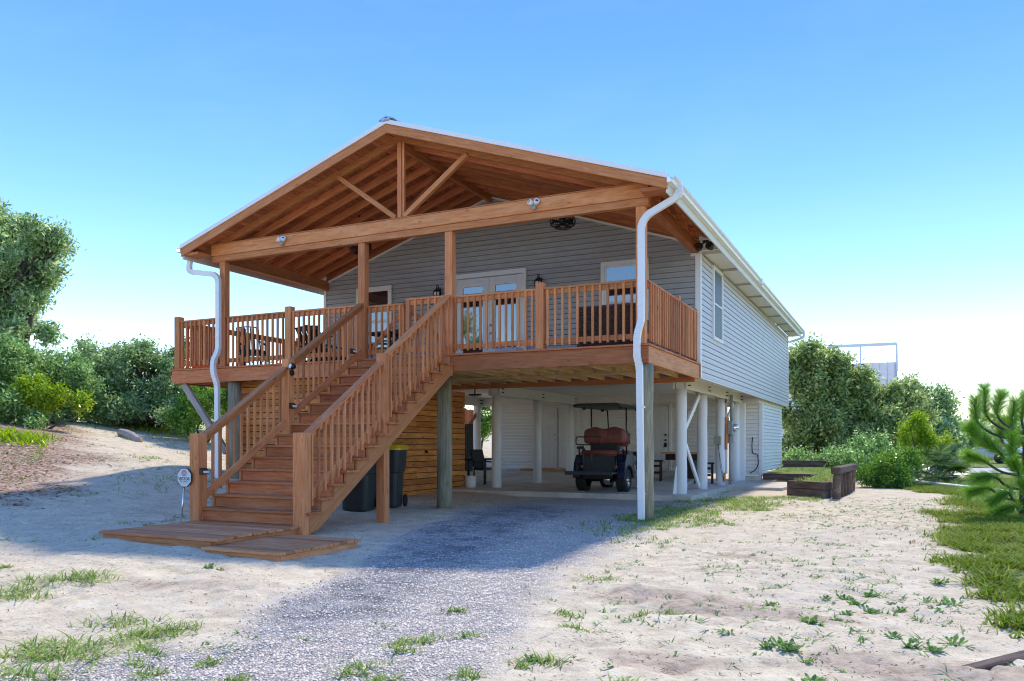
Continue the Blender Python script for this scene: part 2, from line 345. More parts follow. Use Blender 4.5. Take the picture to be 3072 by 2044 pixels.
# ------------------------------------------------------------------ terrain
def sstep(a, b, x): t = np.clip((x-a)/(b-a), 0, 1); return t*t*(3-2*t)
_P = rng.random((64, 64))
def vnoise(x, y):
    xi = np.floor(x).astype(int); yi = np.floor(y).astype(int); fx = x-xi; fy = y-yi; fx = fx*fx*(3-2*fx); fy = fy*fy*(3-2*fy)
    g = lambda i, j: _P[(xi+i) % 64, (yi+j) % 64]
    return (g(0, 0)*(1-fx)+g(1, 0)*fx)*(1-fy)+(g(0, 1)*(1-fx)+g(1, 1)*fx)*fy-.5
def fbm(x, y, s, o=4):
    r = 0; a = 1.
    for i in range(o): r = r+a*vnoise(x*s+17.3*i, y*s+9.1*i); a *= .5; s *= 2.1
    return r
def height(x, y):
    x = np.asarray(x, float); y = np.asarray(y, float)
    t = np.clip((-7.2-x)/13., 0, 1.05); dune = 1.85*t*sstep(-13, 2, y)
    dune = dune+.35*fbm(x, y, .23, 2)*np.clip(t*4, 0, 1)*sstep(-9, 2, y)
    z = dune-.055*sstep(-4.4, -3., x)*sstep(-2.6, -4.8, y)+.07*sstep(-4.6, -6.2, x)*sstep(-8, -4, y)
    near = np.exp(-((x-.8)**2+(y+6)**2)/260.)
    inside = sstep(.4, -.3, x)*sstep(-9.6, -7, x)*sstep(1.5, 3.5, y)*sstep(20.5, 19.5, y)
    z = z+near*(.05*fbm(x, y, .55, 3)+.026*fbm(x+5, y, 3.1, 3)+.014*fbm(x, y+3, 8.3, 2))*(1-.9*inside)
    # scuffed sand on the right
    for cx, cy, rx, ry, a in ((1.75, -6.2, .75, .5, .045), (2.6, -6.5, .75, .33, .05), (3.9, -7.7, .6, .35, .05), (2.55, -8.3, .4, .3, .035)):
        g = np.exp(-(((x-cx)/rx)**2+((y-cy)/ry)**2)); z = z+g*a*(fbm(x+cx, y, 7., 3)*1.1)
    z = z-.03*inside
    return z
def hz(x, y): return float(height(np.array([x]), np.array([y]))[0])
FW = Vector((-math.sin(YAW), math.cos(YAW), 0)); RT = Vector((math.cos(YAW), math.sin(YAW), 0))
def gp(u, v):
    """a point of the terrain given where it lies in the 2357-wide photograph"""
    d = FW*1840.55+RT*(u-1178.5)+Vector((0, 0, 1018.9-v)); d /= 1840.55; lo, hi = .5, 400.
    for it in range(3):
        t = np.geomspace(lo, hi, 300); below = CAM.z+d.z*t <= height(CAM.x+d.x*t, CAM.y+d.y*t)
        i = int(np.argmax(below)) if below.any() else len(t)-1
        lo, hi = t[max(0, i-1)], t[i]
    return CAM+d*float(hi)
def polydist(px, py, poly):
    """signed distance to a polygon, positive inside"""
    n = len(poly); ins = np.zeros(px.shape, bool); dm = np.full(px.shape, 1e9)
    for i in range(n):
        x0, y0 = poly[i]; x1, y1 = poly[(i+1) % n]
        c = ((y0 > py) != (y1 > py)) & (px < (x1-x0)*(py-y0)/(y1-y0+1e-12)+x0); ins ^= c
        dx, dy = x1-x0, y1-y0; t = np.clip(((px-x0)*dx+(py-y0)*dy)/(dx*dx+dy*dy+1e-12), 0, 1)
        dm = np.minimum(dm, np.hypot(px-x0-t*dx, py-y0-t*dy))
    return np.where(ins, dm, -dm)
P_DARK = [(0.0, -9.45), (-.02, -8.36), (-.1, -7.62), (-.22, -6.7), (-.38, -5.59), (-1.01, -3.43), (-1.37, -1.88), (-1.9, 1.5), (-3.6, 3.), (-3.42, .11), (-2.99, -2.42), (-2.25, -4.39), (-1.64, -5.89), (-1.2, -7.0), (-.8, -8.2), (-.34, -9.02)]
P_WHITE = [(-3.2, -14), (-.8, -10.1), (-.5, -8.9), (-.9, -7.6), (-1.7, -5.8), (-2.6, -3.5), (-3.2, -1.5), (-4.2, 3.), (-3.8, 5.2), (-.5, 5.2), (.1, 2.), (.44, -1.7), (.51, -3.06), (.63, -5.04), (.88, -6.08), (1.12, -7.17), (1.35, -8.21), (1.5, -8.9), (2.1, -14)]
P_GRASS = [(3.2, 13.5), (5.2, 9.3), (4.85, 5.), (4.45, .6), (4.4, -1.1), (4.6, -2.6), (4.5, -3.9), (4.7, -5.5), (5., -7), (9, -9), (40, -9), (60, 60), (3, 60)]
P_LEAFY = [(-9.9, -4.7), (-11.6, -2.4), (-13.6, -.6), (-17.6, 2.2), (-19.5, 2.6), (-40, 8), (-40, -6), (-14, -6.5)]
def zones(x, y):
    n1 = fbm(x, y, 1.3, 4); n2 = fbm(x+31, y+7, 3.7, 3)
    d = polydist(x, y, P_DARK)+.35*n1+.14*n2; w = polydist(x, y, P_WHITE)+.3*n1+.1*n2
    g = polydist(x, y, P_GRASS)+.8*n1+.3*n2; l = polydist(x, y, P_LEAFY)+1.4*n1+.5*n2
    return sstep(-.3, .35, d), sstep(-.25, .3, w), sstep(-.3, .7, g), sstep(-.9, .5, l)
def scuff(x, y):
    r = 0*x
    for cx, cy, rx, ry, a in ((1.75, -6.2, .8, .45, 1), (2.65, -6.55, .8, .28, 1.1), (3.9, -7.75, .75, .4, 1.), (2.55, -8.3, .5, .35, .8), (-2.2, -8., 1.2, .5, .5), (2.2, -3.5, .9, .3, .5), (-1.9, -7.6, .9, .3, .45)): r = r+a*np.exp(-(((x-cx)/rx)**2+((y-cy)/ry)**2))
    return np.clip(sstep(.25, .8, r+.9*fbm(x+3, y, 2.6, 4)*np.clip(r*2, 0, 1)), 0, 1)
def axis(lo, hi, step, far0, far1, k=1.16):
    a = list(np.arange(lo, hi, step)); s = step
    while a[-1] < far1: s *= k; a.append(a[-1]+s)
    s = step
    while a[0] > far0: s *= k; a.insert(0, a[0]-s)
    return np.array(a)
gx = axis(-8.5, 6.5, .048, -700, 700); gy = axis(-11.2, 3.6, .048, -60, 900)
X, Y = np.meshgrid(gx, gy, indexing='ij'); Z = height(X, Y); nx, ny = X.shape
fr_ = np.random.default_rng(3)
for k in range(520):                                       # footprints and scuffs pressed into the soft sand
    if k < 330: fx_, fy_ = fr_.uniform(1.0, 5.0), fr_.uniform(-9.5, 3)
    else: fx_, fy_ = fr_.uniform(-8, -1.2), fr_.uniform(-10, -4.5)
    if polydist(np.array([fx_]), np.array([fy_]), P_WHITE)[0] > -.05 or (-6.1 < fx_ < -2.4 and -6.3 < fy_ < 0): continue
    a_ = fr_.uniform(0, 6.28); la, lb = fr_.uniform(.09, .17), fr_.uniform(.045, .07); i0_, i1_ = np.searchsorted(gx, (fx_-.4, fx_+.4)); j0_, j1_ = np.searchsorted(gy, (fy_-.4, fy_+.4))
    xs, ys = X[i0_:i1_, j0_:j1_]-fx_, Y[i0_:i1_, j0_:j1_]-fy_; p_ = (xs*math.cos(a_)+ys*math.sin(a_))/la; q_ = (-xs*math.sin(a_)+ys*math.cos(a_))/lb; r2 = p_*p_+q_*q_
    Z[i0_:i1_, j0_:j1_] += fr_.uniform(.007, .019)*(-np.exp(-r2)+.55*np.exp(-(np.sqrt(r2)-1.6)**2*3))
gv = np.stack([X, Y, Z], -1).reshape(-1, 3)
ii, jj = np.meshgrid(np.arange(nx-1), np.arange(ny-1), indexing='ij'); i0 = (ii*ny+jj).ravel()
gf = np.stack([i0, i0+ny, i0+ny+1, i0+1], -1)
def npmesh(name, v, f, mat, parent=None, smooth=False, M=None):
    """v (n,3), f (m,k) numpy"""
    me = bpy.data.meshes.new(name); k = f.shape[1]
    me.vertices.add(len(v)); me.vertices.foreach_set('co', v.astype(np.float32).ravel())
    me.loops.add(f.size); me.loops.foreach_set('vertex_index', f.astype(np.int32).ravel())
    me.polygons.add(len(f)); me.polygons.foreach_set('loop_start', np.arange(0, f.size, k, dtype=np.int32))
    me.update(calc_edges=True); 
    if smooth: me.polygons.foreach_set('use_smooth', np.ones(len(f), bool))
    me.materials.append(mat)
    return link(bpy.data.objects.new(name, me), M, parent)
def groundmat():
    m, nt, b = nmat('white_sand_ground'); L = nt.links; tc = N(nt, 'ShaderNodeTexCoord'); P = tc.outputs['Object']
    at = N(nt, 'ShaderNodeAttribute', attribute_name='zone'); sp = N(nt, 'ShaderNodeSeparateColor'); L.new(at.outputs['Color'], sp.inputs[0])
    def nz(s, d=5., r=.6, dist=0.): 
        n = N(nt, 'ShaderNodeTexNoise', Scale=s, Detail=d, Roughness=r, Distortion=dist); L.new(P, n.inputs['Vector']); return n.outputs[0]
    big = nz(.45, 4.); mid = nz(3.2, 6., .7); fine = nz(55., 4., .7); 
    sand = ramp(nt, [(.30, (.47, .365, .235)), (.43, (.68, .555, .375)), (.56, (.80, .665, .455)), (.72, (.86, .74, .535))], mid).outputs[0]
    tint = ramp(nt, [(.42, (0, 0, 0)), (.62, (.55, .55, .55))], big).outputs[0]
    sand = mixc(nt, sand, (.67, .55, .40), tint)
    # small dark flecks of plant litter
    mp = N(nt, 'ShaderNodeMapping'); mp.inputs['Scale'].default_value = (1, 1.9, 1); mp.inputs['Rotation'].default_value = (0, 0, .5); L.new(P, mp.inputs[0])
    vo = N(nt, 'ShaderNodeTexNoise', Scale=26., Detail=3., Roughness=.75, Distortion=1.4); L.new(mp.outputs[0], vo.inputs['Vector'])
    fl = ramp(nt, [(.36, (1, 1, 1)), (.43, (0, 0, 0))], vo.outputs[0]).outputs[0]
    ms = ramp(nt, [(.34, (.15, .15, .15)), (.58, (.9, .9, .9))], nz(.9, 4.)).outputs[0]
    fm = N(nt, 'ShaderNodeMath', operation='MULTIPLY'); L.new(fl, fm.inputs[0]); L.new(ms, fm.inputs[1])
    sand = mixc(nt, sand, (.17, .13, .10), fm.outputs[0])
    a2 = N(nt, 'ShaderNodeAttribute', attribute_name='scuff'); dk = ramp(nt, [(.35, (.30, .21, .14)), (.6, (.58, .44, .32))], nz(9., 5., .7)).outputs[0]; sm_ = N(nt, 'ShaderNodeMath', operation='MULTIPLY'); L.new(a2.outputs['Fac'], sm_.inputs[0]); sm_.inputs[1].default_value = .8
    sand = mixc(nt, sand, dk, sm_.outputs[0])
    # leaf-littered bank
    lit = ramp(nt, [(.40, (.20, .09, .045)), (.50, (.40, .235, .14)), (.60, (.68, .55, .42))], nz(14., 6., .75)).outputs[0]
    sand = mixc(nt, sand, lit, sp.outputs['Blue'])
    g1 = N(nt, 'ShaderNodeTexVoronoi', Scale=62.); L.new(P, g1.inputs['Vector'])
    wg = ramp(nt, [(0., (.76, .67, .58)), (.5, (.62, .535, .455)), (1., (.32, .265, .22))], g1.outputs['Distance']).outputs[0]
    wg2 = mixc(nt, wg, g1.outputs['Color'], .08)
    dg = ramp(nt, [(0., (.42, .38, .355)), (.45, (.29, .265, .25)), (1., (.13, .115, .105))], g1.outputs['Distance']).outputs[0]
    dsp = ramp(nt, [(.42, (0, 0, 0)), (.58, (.9, .9, .9))], nz(1.9, 6., .78)).outputs[0]
    dg = mixc(nt, dg, (.58, .53, .48), dsp)
    c = mixc(nt, sand, wg2, sp.outputs['Red']); c = mixc(nt, c, dg, sp.outputs['Green'])
    al = at.outputs['Alpha']
    soil = ramp(nt, [(.35, (.14, .19, .04)), (.6, (.25, .28, .08)), (.75, (.45, .41, .24))], mid).outputs[0]
    c = mixc(nt, c, soil, al)
    L.new(c, b.inputs['Base Color']); b.inputs['Roughness'].default_value = .92; b.inputs['Specular IOR Level'].default_value = .15
    ad = N(nt, 'ShaderNodeMath', operation='MULTIPLY_ADD'); L.new(fine, ad.inputs[0]); ad.inputs[1].default_value = .25; L.new(mid, ad.inputs[2])
    gm = N(nt, 'ShaderNodeMath', operation='MULTIPLY'); L.new(g1.outputs['Distance'], gm.inputs[0]); L.new(sp.outputs['Red'], gm.inputs[1])
    su = N(nt, 'ShaderNodeMath', operation='SUBTRACT'); L.new(ad.outputs[0], su.inputs[0]); L.new(gm.outputs[0], su.inputs[1])
    bump(nt, b, su.outputs[0], .8, .045)
    return m
M_GROUND = groundmat()
ground = npmesh('ground', gv, gf, M_GROUND, smooth=True); tag(ground, kind='structure')
zd, zw, zg, zl = zones(gv[:, 0], gv[:, 1])
c2_ = ground.data.color_attributes.new('scuff', 'FLOAT_COLOR', 'POINT'); sc_ = scuff(gv[:, 0], gv[:, 1])
c2_.data.foreach_set('color', np.stack([sc_, sc_, sc_, sc_*0+1], -1).astype(np.float32).ravel())
ca = ground.data.color_attributes.new('zone', 'FLOAT_COLOR', 'POINT')
ca.data.foreach_set('color', np.stack([zw, zd, zl, zg], -1).astype(np.float32).ravel())

# ------------------------------------------------------------------ the house on piles
XM, PIT = -5.0, .3337; YF, YW, YE = -.45, 3.9, 19.05     # roof axis, pitch, front edge, porch wall, far end
XL, XR = -9.98, 0.0
def ZS(x): return 7.475-PIT*abs(x-XM)
house = thing('beach_house', 'grey sided beach house raised on white piles with cedar gabled porch roof', 'house', (-5, 8, 0))
H = house
EL, ER = XM-5.44, XM+5.44
def slope_pts(x0, x1, dt, db, y0, y1):
    """prism under the roof surface between x0,x1 (same side), dt..db below it"""
    v = [(x0, y0, ZS(x0)-db), (x1, y0, ZS(x1)-db), (x1, y0, ZS(x1)-dt), (x0, y0, ZS(x0)-dt)]
    v += [(x, y1, z) for x, _, z in v]
    return v, [(0, 1, 2, 3), (7, 6, 5, 4), (0, 4, 5, 1), (1, 5, 6, 2), (2, 6, 7, 3), (3, 7, 4, 0)]
def sprism(name, x0, x1, dt, db, y0, y1, mat, parent):
    if ZS(x0) > ZS(x1) and x0 > x1: pass
    if x0 > x1: x0, x1 = x1, x0
    v, f = slope_pts(x0, x1, dt, db, y0, y1)
    a, b = Vector(v[0]), Vector(v[1])
    alongy = abs(y1-y0) > (b-a).length
    M, _ = frame((v[0][0], y0, v[0][2]), ((v[0][0], y1, v[0][2]) if alongy else b))
    inv = M.inverted(); return mesh(name, [inv @ Vector(p) for p in v], f, mat, parent, M)
mb = MB()
for s in (-1, 1):
    e = XM+s*5.44
    v, f = slope_pts(min(XM, e), max(XM, e), -.012, .02, YF, 19.4); mb.add(v, f)
    for k in range(28):                                   # standing seams
        y = YF+.35+k*.68; v, f = slope_pts(min(XM, e), max(XM, e), -.05, -.012, y, y+.035); mb.add(v, f)
roof = mb.build('roof', M_ROOF, H); tag(roof, 'pale metal roof with white drip edge')
for s in (-1, 1):
    e = XM+s*5.44
    sprism('drip_edge', XM, e, -.014, .068, YF-.03, YF-.002, M_GUT, roof)
    sprism('rake_board', XM, e-s*.0, .07, .235, YF, YF+.038, W_RAIL, roof)
    fx = XM+s*5.41
    box('fascia', (min(fx, fx+s*.03), YF+.04, ZS(fx)-.30), (max(fx, fx+s*.03), 19.38, ZS(fx)-.03), M_CREAM, roof)
    # ogee gutter
    zt = 5.63; prof = [(0, zt), (.0, zt-.115), (.085, zt-.115), (.10, zt-.075), (.135, zt-.035), (.14, zt), (.128, zt), (.122, zt-.03), (.08, zt-.1), (.012, zt-.1), (.012, zt)]
    for y0, y1, dz in ((YF-.03, 8.66, 0), (8.70, 19.42, -.012)):
        gx0 = XM+s*5.442; n = len(prof)
        v = [(gx0+s*p, y, z+dz) for y in (y0, y1) for p, z in prof]
        f = [(i, (i+1) % n, n+(i+1) % n, n+i) for i in range(n)]+[tuple(range(n)), tuple(range(n, 2*n))]
        mesh('gutter', v, f, M_GUT, roof)
    if s > 0: box('gutter_joint', (gx0-.004, 8.6, zt-.14), (gx0+.15, 8.76, zt+.012), M_GUT, roof)
mb = MB()
for s in (-1, 1):
    v, f = slope_pts(min(XM, XM+s*.17), max(XM, XM+s*.17), -.085, -.06, YF-.02, 19.4); mb.add(v, f)
mb.box((XM-.09, YF-.03, 7.44), (XM+.09, YF+.3, 7.51))
mb.build('ridge_cap', M_ROOF, roof)
# downspouts
def downspout(name, pts, w=.105, d=.075):
    P = fillet(pts, .13, 8); v, f = rectpipe(P, w, d); m = MB().add(v, f)
    for i in range(1, len(P)-1):
        t0 = (P[i]-P[i-1]).normalized(); t1 = (P[i+1]-P[i]).normalized()
        if t0.dot(t1) < .9995:
            t_ = (t0+t1).normalized()*.006; m.add(*rectpipe([P[i]-t_, P[i]+t_], w+.008, d+.008))
    return m.build(name, M_GUT, roof)
YD = -.13
downspout('downspout', [(.545, YD+.1, 5.56), (.545, YD+.02, 5.38), (.02, YD, 5.13), (-.085, YD, 4.98), (-.085, YD, 3.42), (-.085, YD-.01, 3.36), (-.14, YD-.06, 3.12), (-.14, YD-.06, 2.75), (-.105, YD-.03, 2.6), (-.075, YD-.02, .03)])
downspout('downspout', [(-10.60, YD+.1, 5.56), (-10.58, YD+.02, 5.17), (-9.78, YD, 5.03), (-9.66, YD, 4.92), (-9.66, YD, 3.34), (-9.74, YD-.07, 3.12), (-9.74, YD-.07, 2.85), (-9.66, YD-.03, 2.6), (-9.66, YD-.02, .35)])
for zz in (4.6, 3.62, 1.9, .45):
    for xx in (-.085 if zz > 3 else -.08, -9.66): box('strap', (xx-.056, YD-.045, zz), (xx+.056, YD+.04, zz+.03), M_GUT, roof, .002)
# porch ceiling of tongue-and-groove planks
ceil = MB()
for s in (-1, 1):
    e = XM+s*5.39; v, f = slope_pts(min(XM, e), max(XM, e), .05, .066, YF+.04, YW); ceil.add(v, f)
ceil = ceil.build('porch_ceiling', W_CEIL, H)
for s in (-1, 1):
    nP = 40; st = 5.37/nP
    for k in range(nP):
        a = XM+s*(k*st+.006); b_ = XM+s*((k+1)*st-.006)
        sprism('plank', a, b_, .067, .096+.0015*(k % 3), YF+.042, YW-.01, W_CEIL, ceil)
# rafters, ridge, trusses
for s in (-1, 1):
    for k, y in enumerate((.45, .95, 1.45, 1.95, 2.45, 2.95, 3.42)):
        sprism('rafter', XM+s*.03, XM+s*5.08, .103, .265, y, y+.042, W_CEIL, H)
box('ridge_beam', (XM-.045, .12, 7.08), (XM+.045, YW-.02, 7.36), W_CEIL, H)
def truss(y):
    t = MB()
    for s in (-1, 1): v, f = slope_pts(min(XM, XM+s*5.2), max(XM, XM+s*5.12), .100, .25, y, y+.09); t.add(v, f)
    t = t.build('truss', W_RAIL, H, Matrix.Translation((XM, y, 6)))
    box('king_post', (XM-.045, y-.025, 5.70), (XM+.045, y+.06, ZS(XM)-.27), W_RAIL, t); box('king_post', (XM+.06, y-.01, 5.70), (XM+.10, y+.05, ZS(XM)-.27), W_RAIL, t)
    for s in (-1, 1):
        bar('brace', (XM+s*.10, y+.02, 5.745), (XM+s*1.50, y+.02, 6.745), .09, .095, W_RAIL, t)
    return t
tr = truss(.01)
bar('ridge_brace', (XM, .14, 5.76), (XM, 1.62, 7.10), .07, .11, W_CEIL, H)
tb = box('tie_beam', (-9.96, -.045, 5.465), (0.015, .10, 5.70), W_RAIL, H)
box('beam_lower_board', (-9.955, -.02, 5.335), (0.01, .10, 5.462), W_RAIL, tb); box('beam_cap', (-9.95, -.055, 5.702), (0., .05, 5.724), W_RAIL, tb)
for x0 in (-.165, -9.98):
    eb = box('eave_beam', (x0, .11, 5.36), (x0+.15, YW-.005, 5.60), W_DECK, H); sx = 1 if x0 > -1 else -1
    box('beam_moulding', (x0+.15*(sx > 0)-.0, .12, 5.58), (x0+.15*(sx > 0)+sx*.03 if sx > 0 else x0+.001, YW-.02, 5.61), W_DECK, eb) if sx > 0 else None
for s in (-1, 1):                                        # boxed return at the rake foot
    a = XM+s*5.38; b_ = XM+s*4.98
    box('rake_return', (min(a, b_), YF+.045, 5.445), (max(a, b_), -.06, 5.50), W_DECK, H)
# ---- walls
def lapx(name, xb0, xb1, xt0, xt1, z0, z1, y, mat, parent, proud=.02):
    """siding course facing -Y"""
    p = proud
    v = [(xb0, y+.02, z0), (xb1, y+.02, z0), (xb1, y-p, z0), (xb0, y-p, z0), (xb0, y-p*.9, z0+.3*(z1-z0)), (xb1, y-p*.9, z0+.3*(z1-z0)), (xb0, y-p*.35, z0+.42*(z1-z0)), (xb1, y-p*.35, z0+.42*(z1-z0)), (xt0, y-.004, z1), (xt1, y-.004, z1), (xt0, y+.02, z1), (xt1, y+.02, z1)]
    f = [(0, 3, 2, 1), (3, 4, 5, 2), (4, 6, 7, 5), (6, 8, 9, 7), (8, 10, 11, 9), (0, 1, 11, 10), (0, 10, 8, 6, 4, 3), (1, 2, 5, 7, 9, 11)]
    c = Vector(((xb0+xb1)/2, y, z0)); return mesh(name, [Vector(q)-c for q in v], f, mat, parent, Matrix.Translation(c))
SH = {}
def lapy(name, y0, y1, z0, h, x, mat, parent, p=.018):
    """siding course facing +X"""
    k = (round(y1-y0, 3), round(h, 4), mat.name)
    if k not in SH:
        l = (y1-y0)/2; v = []
        for y in (-l, l): v += [(-.02, y, 0), (p, y, 0), (p*.9, y, .3*h), (p*.35, y, .42*h), (.004, y, h), (-.02, y, h)]
        f = [(i, i+1, i+7, i+6) for i in range(5)]+[(5, 0, 6, 11), (0, 5, 4, 3, 2, 1), (6, 7, 8, 9, 10, 11)]
        me = bpy.data.meshes.new(name); me.from_pydata(v, [], f); me.materials.append(mat); SH[k] = me
    return link(bpy.data.objects.new(name, SH[k]), Matrix.Translation((x, (y0+y1)/2, z0)), parent)
ZB = 2.73
fw = MB()
v = [(XL, YW+.03, ZB), (XR-.02, YW+.03, ZB), (XR-.02, YW+.03, ZS(XR)-.3), (XM, YW+.03, ZS(XM)-.1), (XL, YW+.03, ZS(XL)-.3)]
fw.add(v+[(a, b+.15, c) for a, b, c in v], [(0, 1, 2, 3, 4), (9, 8, 7, 6, 5), (0, 5, 6, 1), (1, 6, 7, 2), (2, 7, 8, 3), (3, 8, 9, 4), (4, 9, 5, 0)])
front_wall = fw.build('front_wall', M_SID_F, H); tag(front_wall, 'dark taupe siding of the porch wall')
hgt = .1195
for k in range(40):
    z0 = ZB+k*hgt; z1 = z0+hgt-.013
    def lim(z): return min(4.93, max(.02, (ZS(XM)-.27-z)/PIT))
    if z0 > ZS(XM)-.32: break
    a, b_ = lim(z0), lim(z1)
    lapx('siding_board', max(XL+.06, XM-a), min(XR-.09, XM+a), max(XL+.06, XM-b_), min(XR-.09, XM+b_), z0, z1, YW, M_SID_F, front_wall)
for s in (-1, 1):
    v0 = XM+s*4.9; t = sprism('gable_trim', XM, v0, .255, .30, YW-.05, YW-.0, M_WHITE, front_wall); sprism('wall_ledger', XM+s*.05, XM+s*4.85, .100, .254, YW-.10, YW-.004, W_CEIL, H)
box('corner_trim', (XL-.02, YW-.035, ZB), (XL+.06, YW+.08, 5.42), M_WHITE, front_wall)
box('corner_trim', (-.092, YW-.03, ZB-.03), (.022, YW+.002, 5.40), M_WHITE, front_wall); box('corner_trim', (-.01, YW+.003, ZB-.03), (.024, YW+.10, 5.40), M_WHITE, front_wall)
box('trim_block', (-.19, YW-.05, 5.30), (-.02, YW+.01, 5.355), M_WHITE, front_wall)
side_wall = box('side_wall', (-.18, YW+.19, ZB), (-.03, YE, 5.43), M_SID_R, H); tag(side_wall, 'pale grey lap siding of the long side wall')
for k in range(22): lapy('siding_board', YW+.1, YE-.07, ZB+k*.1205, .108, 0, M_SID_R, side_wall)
box('corner_trim', (-.01, YE-.07, ZB-.02), (.024, YE+.02, 5.40), M_WHITE, side_wall)
box('starter_trim', (-.05, YW+.1, ZB-.035), (.012, YE-.07, ZB-.003), M_WHITE, side_wall)
rear = MB(); rear.box((XL, YE, ZB), (-.02, YE+.12, 5.42)); v = [(XL, YE, 5.42), (-.02, YE, 5.42), (XM, YE, 7.2)]; rear.add(v+[(a, b+.12, c) for a, b, c in v], [(0, 1, 2), (5, 4, 3), (0, 3, 4, 1), (1, 4, 5, 2), (2, 5, 3, 0)])
rear.box((XL, YW+.16, ZB), (XL+.12, YE-.01, 5.42)); rear.build('rear_wall', M_SID_R, H)
# soffit of the long side with vent panels
for k in range(8):
    y0 = YW+.02+k*1.93; y1 = min(y0+1.925, 19.38)
    sp = box('soffit_panel', (.005, y0, 5.405), (.43, y1, 5.425), M_SOFF, roof)
    for j in range(7): box('vent_slot', (.02, y0+.08+j*.045, 5.400), (.42, y0+.095+j*.045, 5.4035), M_VENT, sp, 0) if k % 1 == 0 else None
sprism('rake_soffit', XM, XM+5.4, .08, .1, YE+.13, 19.38, M_SOFF, roof)
tube('elbow_pipe', fillet([(.55, 19.3, 5.56), (.55, 19.33, 5.36), (.1, 19.33, 5.22), (-.3, 19.33, 5.18)], .16, 6), .045, M_GUT, roof)
# ---- windows and doors
def window(name, x0, x1, z0, z1, y, label, blind=0):
    w = MB().box((x0-.09, y-.055, z1), (x1+.09, y-.0, z1+.09)).box((x0-.09, y-.055, z0-.09), (x1+.09, y, z0)).box((x0-.09, y-.055, z0), (x0, y, z1)).box((x1, y-.055, z0), (x1+.09, y, z1)).build(name, M_WHITE, H, Matrix.Translation(((x0+x1)/2, y, z0)), bev=.006)
    tag(w, label); zm = (z0+z1)/2-.05
    for a, b_, dy in ((z0, zm, .0), (zm, z1, .012)):
        box('sash', (x0+.001, y-.04+dy, a+.002), (x0+.035, y-.022+dy, b_-.002), M_WHITE, w, .002); box('sash', (x1-.035, y-.04+dy, a+.002), (x1-.001, y-.022+dy, b_-.002), M_WHITE, w, .002)
        box('sash', (x0+.036, y-.04+dy, a+.002), (x1-.036, y-.022+dy, a+.04), M_WHITE, w, .002); box('sash', (x0+.036, y-.04+dy, b_-.035), (x1-.036, y-.022+dy, b_-.002), M_WHITE, w, .002)
        box('pane', (x0+.036, y-.032+dy, a+.041), (x1-.036, y-.028+dy, b_-.036), M_GLASS, w, 0)
    return w
window('window', -2.11, -1.19, 3.72, 5.26, YW-.022, 'white framed window of the porch wall beside the right post')
window('window', -8.82, -7.90, 3.72, 5.24, YW-.022, 'white framed window of the porch wall left of the doors')
fd = MB().box((-5.99, YW-.08, 5.30), (-4.04, YW, 5.41)).box((-5.99, YW-.08, 3.0), (-5.90, YW, 5.30)).box((-4.13, YW-.08, 3.0), (-4.04, YW, 5.30)).build('french_door', M_WHITE, H, Matrix.Translation((-5, YW, 3)), bev=.006)
tag(fd, 'white double porch door with tall glass panes')
for a, b_ in ((-5.895, -5.020), (-5.010, -4.135)):
    leaf = MB().box((a, YW-.062, 3.02), (a+.15, YW-.012, 5.28)).box((b_-.15, YW-.062, 3.02), (b_, YW-.012, 5.28)).box((a+.15, YW-.062, 5.10), (b_-.15, YW-.012, 5.28)).box((a+.15, YW-.062, 3.02), (b_-.15, YW-.012, 3.28)).build('door_leaf', M_DOORP, fd, Matrix.Translation(((a+b_)/2, YW, 3)), bev=.004)
    MB().box((a+.135, YW-.072, 3.265), (a+.165, YW-.03, 5.115)).box((b_-.165, YW-.072, 3.265), (b_-.135, YW-.03, 5.115)).box((a+.165, YW-.072, 5.085), (b_-.165, YW-.03, 5.115)).box((a+.165, YW-.072, 3.265), (b_-.165, YW-.03, 3.295)).build('glazing_bead', M_WHITE, fd, Matrix.Translation(((a+b_)/2, YW, 3)), bev=.003)
    box('pane', (a+.166, YW-.05, 3.296), (b_-.166, YW-.045, 5.084), M_GLASS, fd, 0)
for zz in (3.93, 4.12): lathe('door_handle', [(.0, -.02), (.03, -.02), (.03, .01), (.012, .015), (.012, .05), (.028, .055), (.028, .085), (.0, .09)], M_CHROME, fd, Matrix.Translation((-4.93, YW-.065, zz)) @ Matrix.Rotation(R(90), 4, 'X'), 12)
sw = MB()
y0, y1, z0, z1 = 5.22, 6.13, 3.75, 5.27
for lo, hi in (((0, y0-.08, z1), (.05, y1+.08, z1+.08)), ((0, y0-.08, z0-.08), (.05, y1+.08, z0)), ((0, y0-.08, z0), (.05, y0, z1)), ((0, y1, z0), (.05, y1+.08, z1))): sw.box(lo, hi)
sw = sw.build('window', M_WHITE, H, Matrix.Translation((0, 5.7, 3.7)), bev=.006); tag(sw, 'tall screened window of the long side wall')
for a, b_ in ((z0, 4.48), (4.52, z1)): box('insect_screen', (.024, y0+.03, a+.02), (.03, y1-.03, b_-.02), M_SCREEN, sw, 0)
box('meeting_rail', (.02, y0, 4.475), (.04, y1, 4.525), M_WHITE, sw); 
for a in (y0+.001, y1-.031): box('sash', (.018, a, z0), (.034, a+.03, z1), M_WHITE, sw, .002)
